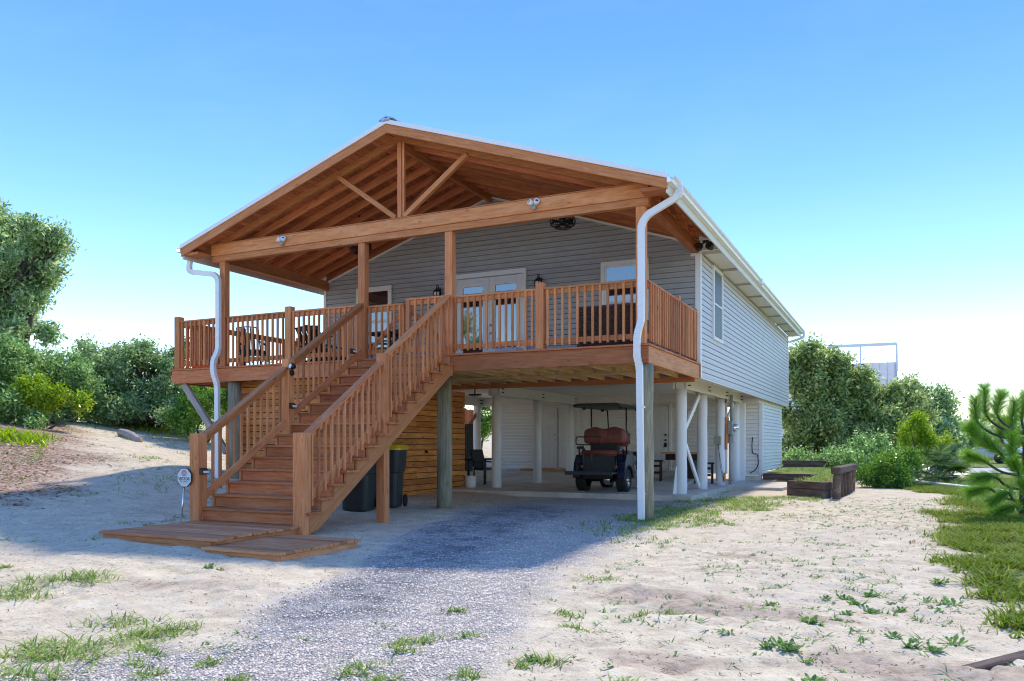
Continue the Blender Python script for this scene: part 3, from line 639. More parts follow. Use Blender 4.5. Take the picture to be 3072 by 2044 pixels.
# ---- underside of the house, piles and girders
for k in range(28):
    y0 = YW+.02+k*.305; box('ceiling_panel', (-9.9, y0, 2.868+.002*(k % 2)), (-.02, y0+.300, 2.885), M_CREAM, H)
ZP = 2.60
def pile(x, y, z0, z1, r, mat, parent, name='pile', block=True):
    nr = 22; pts = [(x+random.uniform(-.006, .006), y+random.uniform(-.006, .006), z0+(z1-z0)*i/7) for i in range(8)]
    rr = [r*(1.03-.006*i+random.uniform(-.012, .012)) for i in range(8)]
    v, f = tube_geo([Vector(p)-Vector((x, y, 0)) for p in pts], rr, nr)
    o = mesh(name, v, f, mat, parent, Matrix.Translation((x, y, 0)), True)
    if block:
        box('pile_cap_block', (x-.105, y-.11, z1), (x+.105, y+.11, 2.868), mat, o)
        for zz in (2.68, 2.78): tube('bolt', [(x+.12, y-.03, zz), (x+.24, y-.03, zz)], .014, M_BLACK, o, 6)
    return o
for y in (5.79, 8.06, 10.45, 12.84): pile(-.86, y, -.1, ZP, .132, M_WPILE, H)
for y in (6.30, 9.05, 11.75): pile(-6.06, y, -.1, ZP, .13, M_WPILE, H)
for x, y in ((-9.45, 11.5), (-9.5, 7.2)): pile(x, y, -.1, ZP, .13, M_WPILE, H)
for x0, x1, y0, y1 in ((-.735, -.69, 5.66, 13.0), (-1.03, -.985, 5.66, 13.0), (-5.925, -5.88, 6.15, 12.3), (-6.24, -6.195, 6.15, 12.3), (-9.4, -9.35, 6.6, 12.3)):
    box('girder', (x0, y0, 2.595), (x1, y1, 2.866), M_CREAM, H)
box('girder', (-9.34, 11.6, 2.60), (-6.25, 11.65, 2.867), M_CREAM, H); box('girder', (-5.87, 12.0, 2.60), (-1.04, 12.05, 2.867), M_CREAM, H)
for a, b_ in (((-.90, 7.86, .18), (-.90, 5.92, 1.62)), ((-.90, 5.95, 1.45), (-.90, 7.92, 2.58))): bar('cross_brace', a, b_, .05, .14, M_WHITE, H)
bar('cross_brace', (-.9, 10.6, 1.5), (-.9, 12.7, 2.55), .05, .13, M_WHITE, H); bar('cross_brace', (-.99, 5.66, .1), (-.93, 5.7, .75), .03, .09, M_WHITE, H)
bar('cross_brace', (-9.45, 11.4, 2.3), (-9.45, 9.2, .6), .05, .14, W_PLAT, H)
slab = mesh('slab', [(-9.2, 5.05, .1), (-.45, 5.02, .1), (-.5, 14.2, .1), (-9.2, 14.2, .1), (-9.2, 5.05, -.25), (-.45, 5.02, -.25), (-.5, 14.2, -.25), (-9.2, 14.2, -.25), (-9.2, 9.4, .1), (-1.7, 9.4, .1), (-1.7, 12.4, .40), (-9.2, 12.4, .40), (-1.7, 12.4, .1), (-9.2, 12.4, .1)],
            [(0, 1, 9, 8), (1, 2, 12, 9), (2, 3, 13, 12), (0, 4, 5, 1), (1, 5, 6, 2), (3, 7, 4, 0), (8, 9, 10, 11), (9, 12, 10)], M_CONC); tag(slab, kind='structure')
slab.name = 'carport_slab'
# enclosed store at the back of the carport
bw = box('store_wall', (-9.1, 12.445, .34), (-1.05, 12.57, 2.866), M_SID_W, H); tag(bw, 'white lap siding of the carport store')
for k in range(20):
    for x0, x1 in ((-9.05, -7.52), (-5.2, -3.52), (-2.82, -1.08)): lapx('siding_board', x0, x1, x0, x1, .43+k*.115, .43+k*.115+.104, 12.418, M_SID_W, bw)
box('base_board', (-9.05, 12.39, .34), (-1.05, 12.42, .428), M_WHITE, bw); box('header_board', (-9.05, 12.375, 2.735), (-1.05, 12.395, 2.866), M_CREAM, bw)
def paneldoor(x0, x1, z0, label, knob, lock=False):
    d = box('store_door', (x0, 12.365, z0), (x1, 12.417, z0+2.06), M_DOORP, H); tag(d, label); w = x1-x0
    for a, b_ in ((.14, .45), (.55, .86)):
        for c, e in ((.2, .72), (.86, 1.5), (1.66, 1.92)):
            X0, X1, Z0, Z1 = x0+w*a, x0+w*b_, z0+c, z0+e
            MB().box((X0, 12.352, Z0), (X1, 12.3645, Z0+.02)).box((X0, 12.352, Z1-.02), (X1, 12.3645, Z1)).box((X0, 12.352, Z0+.02), (X0+.02, 12.3645, Z1-.02)).box((X1-.02, 12.352, Z0+.02), (X1, 12.3645, Z1-.02)).box((X0+.05, 12.355, Z0+.05), (X1-.05, 12.3645, Z1-.05)).build('door_panel', M_DOORP, d, Matrix.Translation((X0, 12.36, Z0)))
    for zz in (.95, 1.12): lathe('door_knob', [(0, -.01), (.03, -.01), (.03, .01), (.012, .02), (.012, .04), (.032, .05), (.03, .075), (0, .08)], M_CHROME if not lock else M_BLACK, d, Matrix.Translation((knob, 12.362, z0+zz)) @ Matrix.Rotation(R(90), 4, 'X'), 12)
    return d
paneldoor(-7.46, -6.80, .45, 'left leaf of the white panelled store door', -6.88); paneldoor(-6.73, -5.95, .45, 'right leaf of the white panelled store door', -6.05)
d3 = paneldoor(-3.46, -2.90, .45, 'white panelled store door with a padlock', -2.98, True)
box('padlock', (-3.02, 12.30, 1.18), (-2.94, 12.35, 1.32), M_BLACK, d3)
box('door_frame', (-7.52, 12.37, .43), (-7.47, 12.415, 2.57), M_WHITE, H); box('door_frame', (-2.885, 12.37, .43), (-2.80, 12.415, 2.57), M_WHITE, H); box('door_frame', (-7.52, 12.36, 2.525), (-5.2, 12.416, 2.60), M_WHITE, H); box('door_frame', (-3.52, 12.36, 2.525), (-2.80, 12.416, 2.60), M_WHITE, H)
box('threshold_step', (-8.0, 11.9, .36), (-5.9, 12.36, .42), W_PLAT, H)
# lower storage box at the far right
st = box('storage_wall', (-.75, 14.03, .36), (-.245, 18.95, 2.73), M_SID_W, H); tag(st, 'white siding of the small ground floor storage room')
for k in range(20):
    lapy('siding_board', 14.14, 18.9, .40+k*.1155, .104, -.21, M_SID_W, st); lapx('siding_board', -.76, -.30, -.76, -.30, .25+k*.122, .25+k*.122+.110, 13.998, M_SID_W, st)
box('corner_trim', (-.31, 13.955, .22), (-.20, 13.998, 2.73), M_WHITE, st); box('corner_trim', (-.22, 14.0, .22), (-.185, 14.14, 2.73), M_WHITE, st)
box('post_casing', (-.80, 13.2, .1), (-.63, 13.4, 2.73), M_WHITE, H); box('curb_block', (-.66, 13.3, .1), (-.15, 13.6, .26), M_CONC, H)
box('sill_beam', (-.7, 13.2, 2.60), (-.2, 18.95, 2.729), M_CREAM, H)
# timber shed under the deck
shed = thing('storage_shed', 'honey coloured pine plank storage room under the deck, behind the stairs', 'shed', (-8.4, 3, 0))
sb = MB().box((-9.93, .525, -.1), (-6.935, 6.02, 2.60)).build('wall', W_DARK, shed, Matrix.Translation((-8.4, 3, 1)))
ph = .1425
for k in range(19):
    z0 = .0+k*ph; dz = (k*7 % 5)*.001
    cuts = [.5, 2.9 if k % 3 else 3.6, 5.0, 6.05]
    for a, b_ in zip(cuts[:-1], cuts[1:]): box('plank', (-6.93, a+.002, z0+.006), (-6.900-dz, b_-.002, z0+ph-.010), W_SHED, sb, .004)
    for a, b_ in ((-9.95, -8.1 if k % 2 else -8.7), (-8.1 if k % 2 else -8.7, -6.905)): box('plank', (a+.002, .490+dz, z0+.006), (b_-.002, .522, z0+ph-.010), W_SHED, sb, .004)
MB().box((-6.905, 3.98, 1.06), (-6.885, 4.07, 1.14)).tube([(-6.89, 4.0, 1.1), (-6.82, 3.97, 1.08)], .025, 8).build('outdoor_socket', M_BLACK, shed, Matrix.Translation((-6.9, 4, 1.1)))

# ------------------------------------------------------------------ the deck
deck = thing('porch_deck', 'raised cedar porch deck with baluster railings on round green-grey piles', 'deck', (-5.6, 0, 3))
D = deck
for k in range(27):
    y0 = .0+k*.1445; x0 = -11.27
    box('floor_board', (x0, y0-(.035 if k == 0 else 0), 2.966), (.03, y0+.139, 3.0), W_DECK, D, .004)
for k in range(30): box('floor_board', (-11.27, 3.92+k*.1445, 2.966), (-9.99, 3.92+k*.1445+.139, 3.0), W_DECK, D, .004)
for a, b_ in ((-11.24, -6.02), (-3.78, 0.0)): box('rim_board', (a, 0, 2.672), (b_, .042, 2.964), W_DECK, D)
box('rim_board', (-6.015, 0.004, 2.672), (-3.785, .042, 2.964), W_DECK, D)
box('rim_board', (-.040, .043, 2.672), (0.002, YW-.045, 2.964), W_RAIL, D); box('rim_board', (-11.24, .043, 2.672), (-11.2, 8.2, 2.964), W_DECK, D)
box('trim_board', (-.03, YW-.043, 2.70), (.028, YW-.032, 3.0), W_RAIL, D)
for k in range(27):
    x = -.42-k*.405; box('joist', (x, .044, 2.69), (x+.04, 3.6, 2.963), W_JOIST, D)
for y0, a in ((1.72, 2.655), (3.605, 2.60)): box('girder', (-11.1, y0, a), (-.045, y0+.09, a+.118 if y0 > 2 else 2.688), W_JOIST if y0 < 2 else W_DECK, D)
for k in range(27):
    x = -.42-k*.405; box('joist_hanger', (x-.006, 3.46, 2.69), (x+.046, 3.519, 2.80), M_CHROME if False else W_JOIST, D)
for x, y, r in ((-.11, .19, .142), (-4.47, .83, .152), (-9.52, .21, .145)): pile(x, y, -.15, 2.671, r, M_PILE, D, 'pile', False)
bar('deck_brace', (-10.98, .12, 2.67), (-9.75, .2, 1.1), .09, .15, W_GREY, D)
# posts
for x0, zt in ((-.22, 5.334), (-3.98, 5.334), (-6.0, 5.334), (-9.76, 5.334)): box('roof_post', (x0, .0, 3.001), (x0+.16, .15, zt), W_RAIL, D, .006)
for x0 in (-11.16, -7.9, -2.09): box('rail_post', (x0, .0, 3.001), (x0+.155, .15, 4.20), W_RAIL, D, .006)
for y0 in (2.35, YW-.12): box('rail_post', (-.14, y0, 3.001), (-.05, y0+.1, 4.2 if y0 < 3 else 4.16), W_RAIL, D, .006)
for y0 in (1.97, 4.1, 6.3, 8.05): box('rail_post', (-11.16, y0, 3.001), (-11.02, y0+.14, 4.2), W_RAIL, D, .006)
def railing(a, b_, name='railing', along='x', fixed=.0, step=.137, zt=4.105, diag=None, parent=None, out=-1):
    """rail between a and b along x or y; balusters on the outer side"""
    P = (lambda t, o, z: (t, fixed+o, z)) if along == 'x' else (lambda t, o, z: (fixed+o, t, z))
    s = out
    m = MB()
    m.bar(P(a, 0, zt-.018), P(b_, 0, zt-.018), .095, .036); m.bar(P(a, 0, zt-.082), P(b_, 0, zt-.082), .038, .095)
    M, _ = frame(P(a, 0, 3.6), P(b_, 0, 3.6))
    r = m.build(name, W_RAIL, parent or D, M, bev=.004)
    bar('bottom_rail', P(a, 0, 3.14), P(b_, 0, 3.14), .038, .095, W_RAIL, r)
    n = max(2, round(abs(b_-a)/step))
    for k in range(n):
        t = a+(b_-a)*(k+.5)/n+random.uniform(-.004, .004)
        bar('baluster', P(t, s*.0395, 3.055), P(t+random.uniform(-.003, .003), s*.0395, zt-.037), .04, .04, W_RAIL, r, (0, 1, 0), .003)
    if diag: bar('diagonal_brace', P(diag[0], .04, diag[1]), P(diag[2], .04, diag[3]), .03, .09, W_RAIL, r)
    return r
for a, b_ in ((-11.0, -9.765), (-9.595, -7.905), (-7.74, -6.005), (-3.815, -2.095), (-1.93, -.225)): railing(a, b_, fixed=.07)
railing(.155, 2.345, along='y', fixed=-.075, out=1, step=.155); railing(2.455, YW-.125, along='y', fixed=-.075, out=1, step=.13)
for a, b_ in ((.155, 1.965), (2.115, 4.095), (4.245, 6.295), (6.445, 8.045)): railing(a, b_, along='y', fixed=-11.08, out=-1)
railing(-11.0, -10.02, fixed=8.15, out=1)
gates = ((-5.83, -4.97, (-5.78, 3.2, -5.0, 3.95)), (-4.90, -3.995, (-4.05, 3.2, -4.85, 3.95)))
for i, (a, b_, dg) in enumerate(gates):
    g = railing(a, b_, 'gate', fixed=.12 if i == 0 else .10, zt=4.07 if i == 0 else 4.14, diag=dg, step=.15)
    box('gate_stile', (b_-.09 if i == 0 else a, .10 if i == 0 else .08, 3.06), (b_ if i == 0 else a+.09, .16 if i == 0 else .14, 4.03 if i == 0 else 4.10), W_RAIL, g)
# ------------------------------------------------------------------ the stairs
stair = thing('staircase', 'wide cedar staircase with handrails climbing from the sand to the deck', 'staircase', (-4.9, -4.2, .1))
S = stair
def ty(i): return -4.17+.2845*(i-1)
def tz(i): return .13+.1913*i
for i in range(1, 15):
    yb = ty(i+1)+.03 if i < 14 else .0
    dx = random.uniform(-.012, .012)
    ym = (ty(i)+yb)/2
    for a, b_ in ((ty(i), ym-.003), (ym+.003, yb-.002)): box('tread', (-5.93, a, tz(i)-.036), (-3.745+dx, b_, tz(i)), W_DECK, S, .006)
for i in range(1, 16):
    y0 = ty(i)+.03 if i < 15 else -.028
    box('riser', (-5.865, y0, tz(i-1)+.004), (-3.85, y0+.026, tz(i)-.038), W_DECK, S, .003)
for x0 in (-5.97, -3.838):
    v = []; f = []
    top = [(ty(1)+.06, tz(0)-.02)]
    for i in range(1, 15): top += [(ty(i)+.058, tz(i)-.037), (ty(i+1)+.055, tz(i)-.037)]
    top += [(-.002, tz(14)-.037), (-.002, 2.60), (-.12, 2.57)]
    low = [(-3.90, .07), (-4.08, .02), (ty(1)+.06, .0)]
    poly = top+low; n = len(poly)
    for x in (x0, x0+.045): v += [(x, a, b_) for a, b_ in poly]
    f = [tuple(range(n)), tuple(reversed(range(n, 2*n)))]+[(i, n+i, n+(i+1) % n, (i+1) % n) for i in range(n)]
    ang = math.atan2(.1913, .2845); Mx = Matrix.Translation((x0, -2.1, 1.4)) @ Matrix.Rotation(R(90), 4, 'Z') @ Matrix.Rotation(-ang, 4, 'Y'); inv = Mx.inverted()
    mesh('stringer', [inv @ Vector(p) for p in v], f, W_RAIL, S, Mx)
for x0, zb in ((-6.02, .05), (-3.99, -.06)):
    box('newel_post', (x0, -4.24, zb), (x0+.19, -4.06, 1.465), W_RAIL, S, .01)
box('newel_post', (-6.0, -2.22, .0), (-5.84, -2.06, 2.80), W_RAIL, S, .008); box('newel_post', (-3.98, -2.22, -.1), (-3.82, -2.06, 2.80), W_RAIL, S, .008)
SL = .1913/.2845
def strail(x, y0, z0, y1, z1, out):
    """sloping handrail, bottom rail and balusters"""
    sl = (z1-z0)/(y1-y0); M, _ = frame((x, y0, z0), (x, y1, z1))
    m = MB(); m.bar((x, y0, z0-.018), (x, y1, z1-.018), .14, .038); m.bar((x, y0, z0-.085), (x, y1, z1-.085), .038, .10)
    r = m.build('handrail', W_RAIL, S, M, bev=.004); n = round((y1-y0)/.148); bar('bottom_rail', (x, y0, z0-.98), (x, y1, z1-.98), .038, .12, W_RAIL, r)
    for k in range(n):
        y = y0+(y1-y0)*(k+.5)/n; zt = z0+sl*(y-y0)
        bar('baluster', (x+out*.0395, y, zt-1.10), (x+out*.0395, y, zt-.045), .04, .04, W_RAIL, r, (0, 1, 0), .003)
for x, o in ((-5.92, -1), (-3.90, 1)):
    strail(x, -4.055, 1.452, -2.225, 2.655, o); strail(x, -2.055, 2.80, -.005, 4.125, o)
# platforms at the foot
def platform(name, label, x0, x1, y0, y1, zt, zb, along='x'):
    t = thing(name, label, 'platform', ((x0+x1)/2, (y0+y1)/2, zb), group='wooden platforms at the stair foot')
    n = round((y1-y0)/.142); w = (y1-y0)/n
    for k in range(n):
        a = y0+k*w; box('floor_board', (x0+random.uniform(-.03, .02), a+.004, zt-.034+random.uniform(-.003, .003)), (x1+random.uniform(-.012, .02)+(.09 if k < 2 and 'upper' in label else 0), a+w-.004, zt+random.uniform(-.003, .003)), W_PLAT, t, .005)
    box('skirt_board', (x0+.04, y0+.03, zb), (x1-.04, y0+.07, zt-.039), W_PLAT, t); box('skirt_board', (x1-.075, y0+.071, zb), (x1-.035, y1-.02, zt-.039), W_PLAT, t); box('skirt_board', (x0+.04, y0+.071, zb), (x0+.08, y1-.02, zt-.039), W_PLAT, t); box('skirt_board', (x0+.081, y1-.06, zb), (x1-.076, y1-.02, zt-.039), W_PLAT, t)
platform('stair_platform', 'upper wooden platform at the very foot of the stairs', -5.92, -3.87, -5.86, -4.0, .128, -.15)
platform('stair_platform', 'lower wooden platform to the right of the stair foot', -3.83, -2.60, -6.06, -4.52, .052, -.2)

# ------------------------------------------------------------------ lamps, fans, small fittings on house and stairs
def lantern(x, z, label):
    t = thing('wall_lantern', label, 'lantern', (x, YW-.03, z), group='black porch lanterns')
    M = lambda dx, dy, dz: Matrix.Translation((x+dx, YW-.03+dy, z+dz))
    box('back_plate', (x-.055, YW-.045, z-.02), (x+.055, YW-.022, z+.2), M_BLACK, t)
    tube('arm', fillet([(x, YW-.04, z+.12), (x, YW-.08, z+.27), (x, YW-.15, z+.27), (x, YW-.15, z+.2)], .06, 5), .012, M_BLACK, t, 8)
    lathe('cap', [(.0, .205), (.02, .20), (.03, .17), (.07, .14), (.105, .10), (.105, .09), (0, .09)], M_BLACK, t, M(0, -.12, 0), 6, False)
    lathe('glass', [(.0, -.13), (.055, -.13), (.082, .088), (0, .088)], M_OFFW, t, M(0, -.12, 0), 6, False)
    fr = MB()
    for k in range(6):
        a = k*math.pi/3; fr.tube([(x+.088*math.cos(a), YW-.15+.088*math.sin(a), z+.09), (x+.06*math.cos(a), YW-.15+.06*math.sin(a), z-.13)], .011, 5)
        fr.tube([(x+.076*math.cos(a), YW-.15+.076*math.sin(a), z+.0), (x+.076*math.cos(a+1.047), YW-.15+.076*math.sin(a+1.047), z+.0)], .006, 4)
    fr.build('frame', M_BLACK, t, M(0, 0, 0))
    lathe('base', [(0, -.165), (.025, -.16), (.066, -.145), (.07, -.125), (0, -.125)], M_BLACK, t, M(0, -.12, 0), 6, False)
lantern(-6.42, 4.93, 'black wall lantern left of the double door'); lantern(-3.70, 4.95, 'black wall lantern right of the double door')
def cagefan(x, y, z, label):
    t = thing('ceiling_fan', label, 'fan', (x, y, z), group='black caged ceiling fans'); zc = ZS(x)-.1
    tube('downrod', [(x, y, z+.1), (x, y, zc)], .02, M_BLACK, t, 8)
    lathe('canopy', [(0, -.05), (.06, -.04), (.07, 0), (0, 0)], M_BLACK, t, Matrix.Translation((x, y, zc)), 14)
    lathe('motor', [(0, -.09), (.06, -.08), (.08, 0), (.07, .1), (0, .12)], M_BLACK, t, Matrix.Translation((x, y, z)), 14)
    c = MB()
    for k in range(28):
        a = k*2*math.pi/28; q = []
        for r_, h in ((.05, -.10), (.17, -.125), (.25, -.07), (.265, 0), (.24, .07), (.15, .11), (.06, .10)): q.append((x+r_*math.cos(a+r_*.6), y+r_*math.sin(a+r_*.6), z+h))
        c.tube(q, .0045, 4, False)
    for r_, h in ((.265, 0), (.25, -.07), (.24, .07), (.17, -.125)):
        c.tube([(x+r_*math.cos(a), y+r_*math.sin(a), z+h) for a in np.linspace(0, 2*math.pi, 25)], .008, 5, False)
    c.build('cage', M_BLACK, t)
    for k in range(4):
        a = k*math.pi/2+.4; b_ = MB(); p = [(x+r_*math.cos(a+o), y+r_*math.sin(a+o), z+h) for r_, o, h in ((.07, -.4, .03), (.22, -.32, .05), (.23, .32, -.04), (.07, .4, -.03))]
        b_.add(p+[(q[0], q[1], q[2]-.006) for q in p], [(0, 1, 2, 3), (7, 6, 5, 4), (0, 4, 5, 1), (1, 5, 6, 2), (2, 6, 7, 3), (3, 7, 4, 0)]); b_.build('blade', M_BLACK, t)
cagefan(-2.37, 2.0, 5.84, 'black caged fan hanging under the right roof slope'); cagefan(-7.42, 2.0, 5.84, 'black caged fan hanging under the left roof slope')
def flood(x, y, z, label):
    t = thing('flood_light', label, 'light', (x, y, z), group='white flood lights on the porch beam')
    lathe('mount', [(0, 0), (.045, 0), (.04, .03), (0, .03)], M_WHITE, t, Matrix.Translation((x, y, z)) @ Matrix.Rotation(R(90), 4, 'X'), 14)
    for s in (-1, 1):
        Mh = Matrix.Translation((x+s*.055, y-.07, z+.015)) @ Matrix.Rotation(R(s*35), 4, 'Z') @ Matrix.Rotation(R(62), 4, 'X')
        hd = lathe('lamp_head', [(0, -.05), (.032, -.046), (.047, -.015), (.055, .045), (.048, .046), (0, .033)], M_WHITE, t, Mh, 14)
        lathe('lens', [(.046, .037), (.022, .043), (0, .044)], M_CHROME, hd, Mh, 14)
    lathe('motion_sensor', [(0, -.05), (.035, -.04), (.045, 0), (.03, .03), (0, .03)], M_GREY, t, Matrix.Translation((x, y-.05, z-.07)), 12)
flood(-7.89, -.047, 5.58, 'white twin flood light on the left half of the porch beam'); flood(-2.07, -.047, 5.60, 'white twin flood light on the right half of the porch beam')
t = thing('flood_light', 'dark bronze twin flood light under the right eave soffit', 'light', (.2, 3.5, 5.4))
lathe('mount', [(0, 0), (.07, 0), (.06, -.03), (0, -.03)], M_BRONZE, t, Matrix.Translation((.2, 3.55, 5.515)), 14)
for s in (-1, 1):
    tube('arm', [(.2, 3.55, 5.49), (.2+s*.10, 3.5, 5.42)], .014, M_BRONZE, t, 8)
    lathe('lamp_head', [(0, -.08), (.05, -.075), (.075, -.02), (.085, .07), (.07, .075), (0, .05)], M_BRONZE, t, Matrix.Translation((.2+s*.12, 3.45, 5.36)) @ Matrix.Rotation(R(s*-40), 4, 'Y') @ Matrix.Rotation(R(65), 4, 'X'), 14)
t = thing('solar_spotlight', 'small black spotlight with white lens on the left middle newel', 'light', (-5.83, -2.14, 2.66))
lathe('mount', [(0, 0), (.05, 0), (.045, .03), (.02, .05), (0, .05)], M_BLACK, t, Matrix.Translation((-5.84, -2.14, 2.55)) @ Matrix.Rotation(R(90), 4, 'Y'), 12)
tube('arm', [(-5.80, -2.15, 2.55), (-5.77, -2.2, 2.62)], .014, M_BLACK, t, 8)
hd = lathe('lamp_head', [(0, -.06), (.03, -.055), (.06, .0), (.06, .05), (.054, .052), (0, .046)], M_BLACK, t, Matrix.Translation((-5.74, -2.23, 2.655)) @ Matrix.Rotation(R(-15), 4, 'Z') @ Matrix.Rotation(R(82), 4, 'X'), 16)
lathe('lens', [(.052, .048), (.03, .055), (0, .057)], M_OFFW, hd, Matrix.Translation((-5.74, -2.23, 2.655)) @ Matrix.Rotation(R(-15), 4, 'Z') @ Matrix.Rotation(R(82), 4, 'X'), 16)
def steplight(x, y, z, label):
    t = thing('step_light', label, 'light', (x, y, z), group='solar step lights on the stairs')
    MB().add([(x, y-.07, z), (x, y+.07, z), (x+.075, y+.06, z+.02), (x+.075, y-.06, z+.02), (x, y-.07, z+.105), (x, y+.07, z+.105), (x+.05, y+.065, z+.075), (x+.05, y-.065, z+.075)], [(3, 2, 1, 0), (0, 4, 7, 3), (1, 2, 6, 5), (4, 5, 6, 7), (3, 7, 6, 2), (0, 1, 5, 4)]).build('housing', M_BRONZE, t, Matrix.Translation((x, y, z)), bev=.003)
    MB().box((x+.063, y-.05, z+.024), (x+.076, y+.05, z+.06)).build('lens', M_OFFW, t, Matrix.Translation((x, y, z)))
steplight(-5.83, -4.15, .83, 'solar step light on the lowest left newel'); steplight(-5.84, -2.14, 1.92, 'solar step light halfway up the left stair rail')
steplight(-5.88, -.35, 3.07, 'solar step light at the top of the left stair rail')
t = thing('security_sign', 'octagonal VECTOR SECURITY yard sign on a thin metal stake', 'sign', (-6.18, -4.25, hz(-6.18, -4.25)))
tube('stake', [(-6.20, -4.25, hz(-6.2, -4.25)-.1), (-6.10, -4.26, .68)], .012, M_CHROME, t, 8)
cxs, czs, rs = -6.085, .785, .163
def octo(r_, y0, y1, nm, mat):
    v = [(cxs+r_*1.0*math.cos(R(22.5+45*k)), y0, czs+r_*.98*math.sin(R(22.5+45*k))) for k in range(8)]; v += [(a, y1, c) for a, b, c in v]
    return mesh(nm, v, [tuple(range(8)), tuple(reversed(range(8, 16)))]+[(k, (k+1) % 8, 8+(k+1) % 8, 8+k) for k in range(8)], mat, t)
octo(rs, -4.274, -4.262, 'sign_border', M_NAVYINK); octo(rs*.93, -4.278, -4.275, 'sign_face', M_SIGN)
def text(body, size, loc, mat, parent, rot, name='lettering', sx=1., bold=0):
    cu = bpy.data.curves.new(name, 'FONT'); cu.body = body; cu.size = size; cu.align_x = 'CENTER'; cu.align_y = 'CENTER'; cu.extrude = .0006; cu.offset = bold; cu.fill_mode = 'BOTH'
    ob = bpy.data.objects.new(name, cu); col.objects.link(ob); dg = bpy.context.evaluated_depsgraph_get(); me = bpy.data.meshes.new_from_object(ob.evaluated_get(dg)); bpy.data.objects.remove(ob)
    me.materials.clear(); me.materials.append(mat); me.name = name
    return link(bpy.data.objects.new(name, me), Matrix.Translation(loc) @ rot @ Matrix.Scale(sx, 4, (1, 0, 0)), parent)
RF = Matrix.Rotation(R(90), 4, 'X')
text('VECTOR', .058, (cxs, -4.2795, czs-.020), M_NAVYINK, t, RF, sx=1.05, bold=.0012); text('SECURITY', .042, (cxs, -4.2795, czs-.062), M_GREYINK, t, RF, sx=1.02)
MB().box((cxs-.065, -4.2795, czs-.1), (cxs+.065, -4.279, czs-.097)).build('printed_line', M_GREYINK, t)
lg = MB()
for s in (-1, 1):
    for o in (.014, .032, .05):
        q = [(cxs+s*(o-.022), czs+.115), (cxs+s*o, czs+.085), (cxs+s*o, czs+.055), (cxs+s*(o-.022), czs+.025)]
        for (a, b_), (c, d) in zip(q[:-1], q[1:]): lg.bar((a, -4.2793, b_), (c, -4.2793, d), .0008, .006, (0, 0, 1)) if abs(a-c) > 1e-6 else lg.bar((a, -4.2793, b_), (c, -4.2793, d), .006, .0008, (0, 1, 0))
lg.build('printed_emblem', M_RED, t)

# ------------------------------------------------------------------ furniture on the deck
def wicker_seat(x0, x1, y0, label):
    """seen from behind: back towards the camera"""
    t = thing('wicker_sofa', label, 'sofa', ((x0+x1)/2, y0, 3.0)); z0, z1 = 3.06, 3.86
    bk = MB(); nx_, nz_ = 30, 20
    bk.box((x0+.02, y0+.03, z0), (x1-.02, y0+.12, z1-.02))
    bk.build('back_core', M_WICK, t, Matrix.Translation((x0, y0, z0)))
    wv = MB()
    for j in range(nz_*2):
        z = z0+.01+(z1-z0-.02)*j/(nz_*2-1); q = [(x0+(x1-x0)*i/(nx_*2), y0+.022+(.012 if (i//2+j) % 2 else -.012), z) for i in range(nx_*2+1)]
        wv.tube(q, .0105, 4, False)
    w = wv.build('weave', M_WICK, t, Matrix.Translation((x0, y0, z0))); w['kind'] = 'stuff'
    for xx in (x0+.01, x1-.01): tube('edge_pole', [(xx, y0+.04, 3.0), (xx, y0+.04, z1+.005)], .022, M_WICK, t)
    tube('edge_pole', [(x0, y0+.04, z1), (x1, y0+.04, z1)], .024, M_WICK, t)
    for xx in (x0+.05, x1-.05): box('arm', (xx-.06, y0+.13, 3.06), (xx+.06, y0+.85, 3.62), M_WICK, t, .02)
    box('seat', (x0+.12, y0+.13, 3.06), (x1-.12, y0+.85, 3.30), M_WICK, t); box('seat_cushion', (x0+.13, y0+.2, 3.31), (x1-.13, y0+.86, 3.45), M_LINEN, t, .03)
    pl = box('pillow', (x0+.55, y0+.13, 3.46), (x0+1.02, y0+.28, 3.93), M_LINEN, t, .06)
    return t
wicker_seat(-1.66, -.42, .95, 'brown wicker sofa with pale pillow behind the right railing')
t = thing('wicker_ottoman', 'small wicker seat with grey cushion beside the double door', 'ottoman', (-3.95, 2.6, 3))
box('base', (-4.25, 2.6, 3.03), (-3.72, 3.1, 3.30), M_WICK, t, .02); box('cushion', (-4.24, 2.61, 3.301), (-3.73, 3.09, 3.42), M_LINEN, t, .03)
def patio_chair(x, y, rz, label, slats=True, cush=M_TEAL):
    t = thing('patio_chair', label, 'chair', (x, y, 3.0), rz, group='black metal patio chairs on the left deck'); M = WM[t]
    w = lambda *p: M @ Vector(p)
    for sx in (-1, 1):
        tube('leg', [w(sx*.27, .25, 0), w(sx*.27, .24, .62), w(sx*.27, -.2, .64)], .014, M_BLACK, t, 6); tube('leg', [w(sx*.27, -.28, 0), w(sx*.26, -.2, .42), w(sx*.25, -.34, .98)], .014, M_BLACK, t, 6)
        box_ = MB().bar(w(sx*.27, .27, .645), w(sx*.27, -.25, .665), .05, .02).build('armrest', M_BLACK, t)
    MB().bar(w(0, .25, .40), w(0, -.22, .39), .5, .03).build('seat', M_BLACK, t)
    MB().bar(w(0, .27, .46), w(0, -.2, .45), .5, .09).build('cushion', cush, t, bev=.02)
    tube('top_rail', [w(-.25, -.34, .98), w(0, -.36, 1.0), w(.25, -.34, .98)], .014, M_BLACK, t, 6)
    for k in range(7):
        a = -.21+.07*k; MB().bar(w(a, -.21, .44), w(a, -.345, .98), .028, .01, (0, 1, 0)).build('back_slat', M_BLACK, t)
patio_chair(-9.9, 1.15, R(25), 'black patio chair with teal cushion just right of the left roof post')
patio_chair(-9.0, 2.6, R(-150), 'black slat-backed patio chair facing the camera near the left middle rail post')
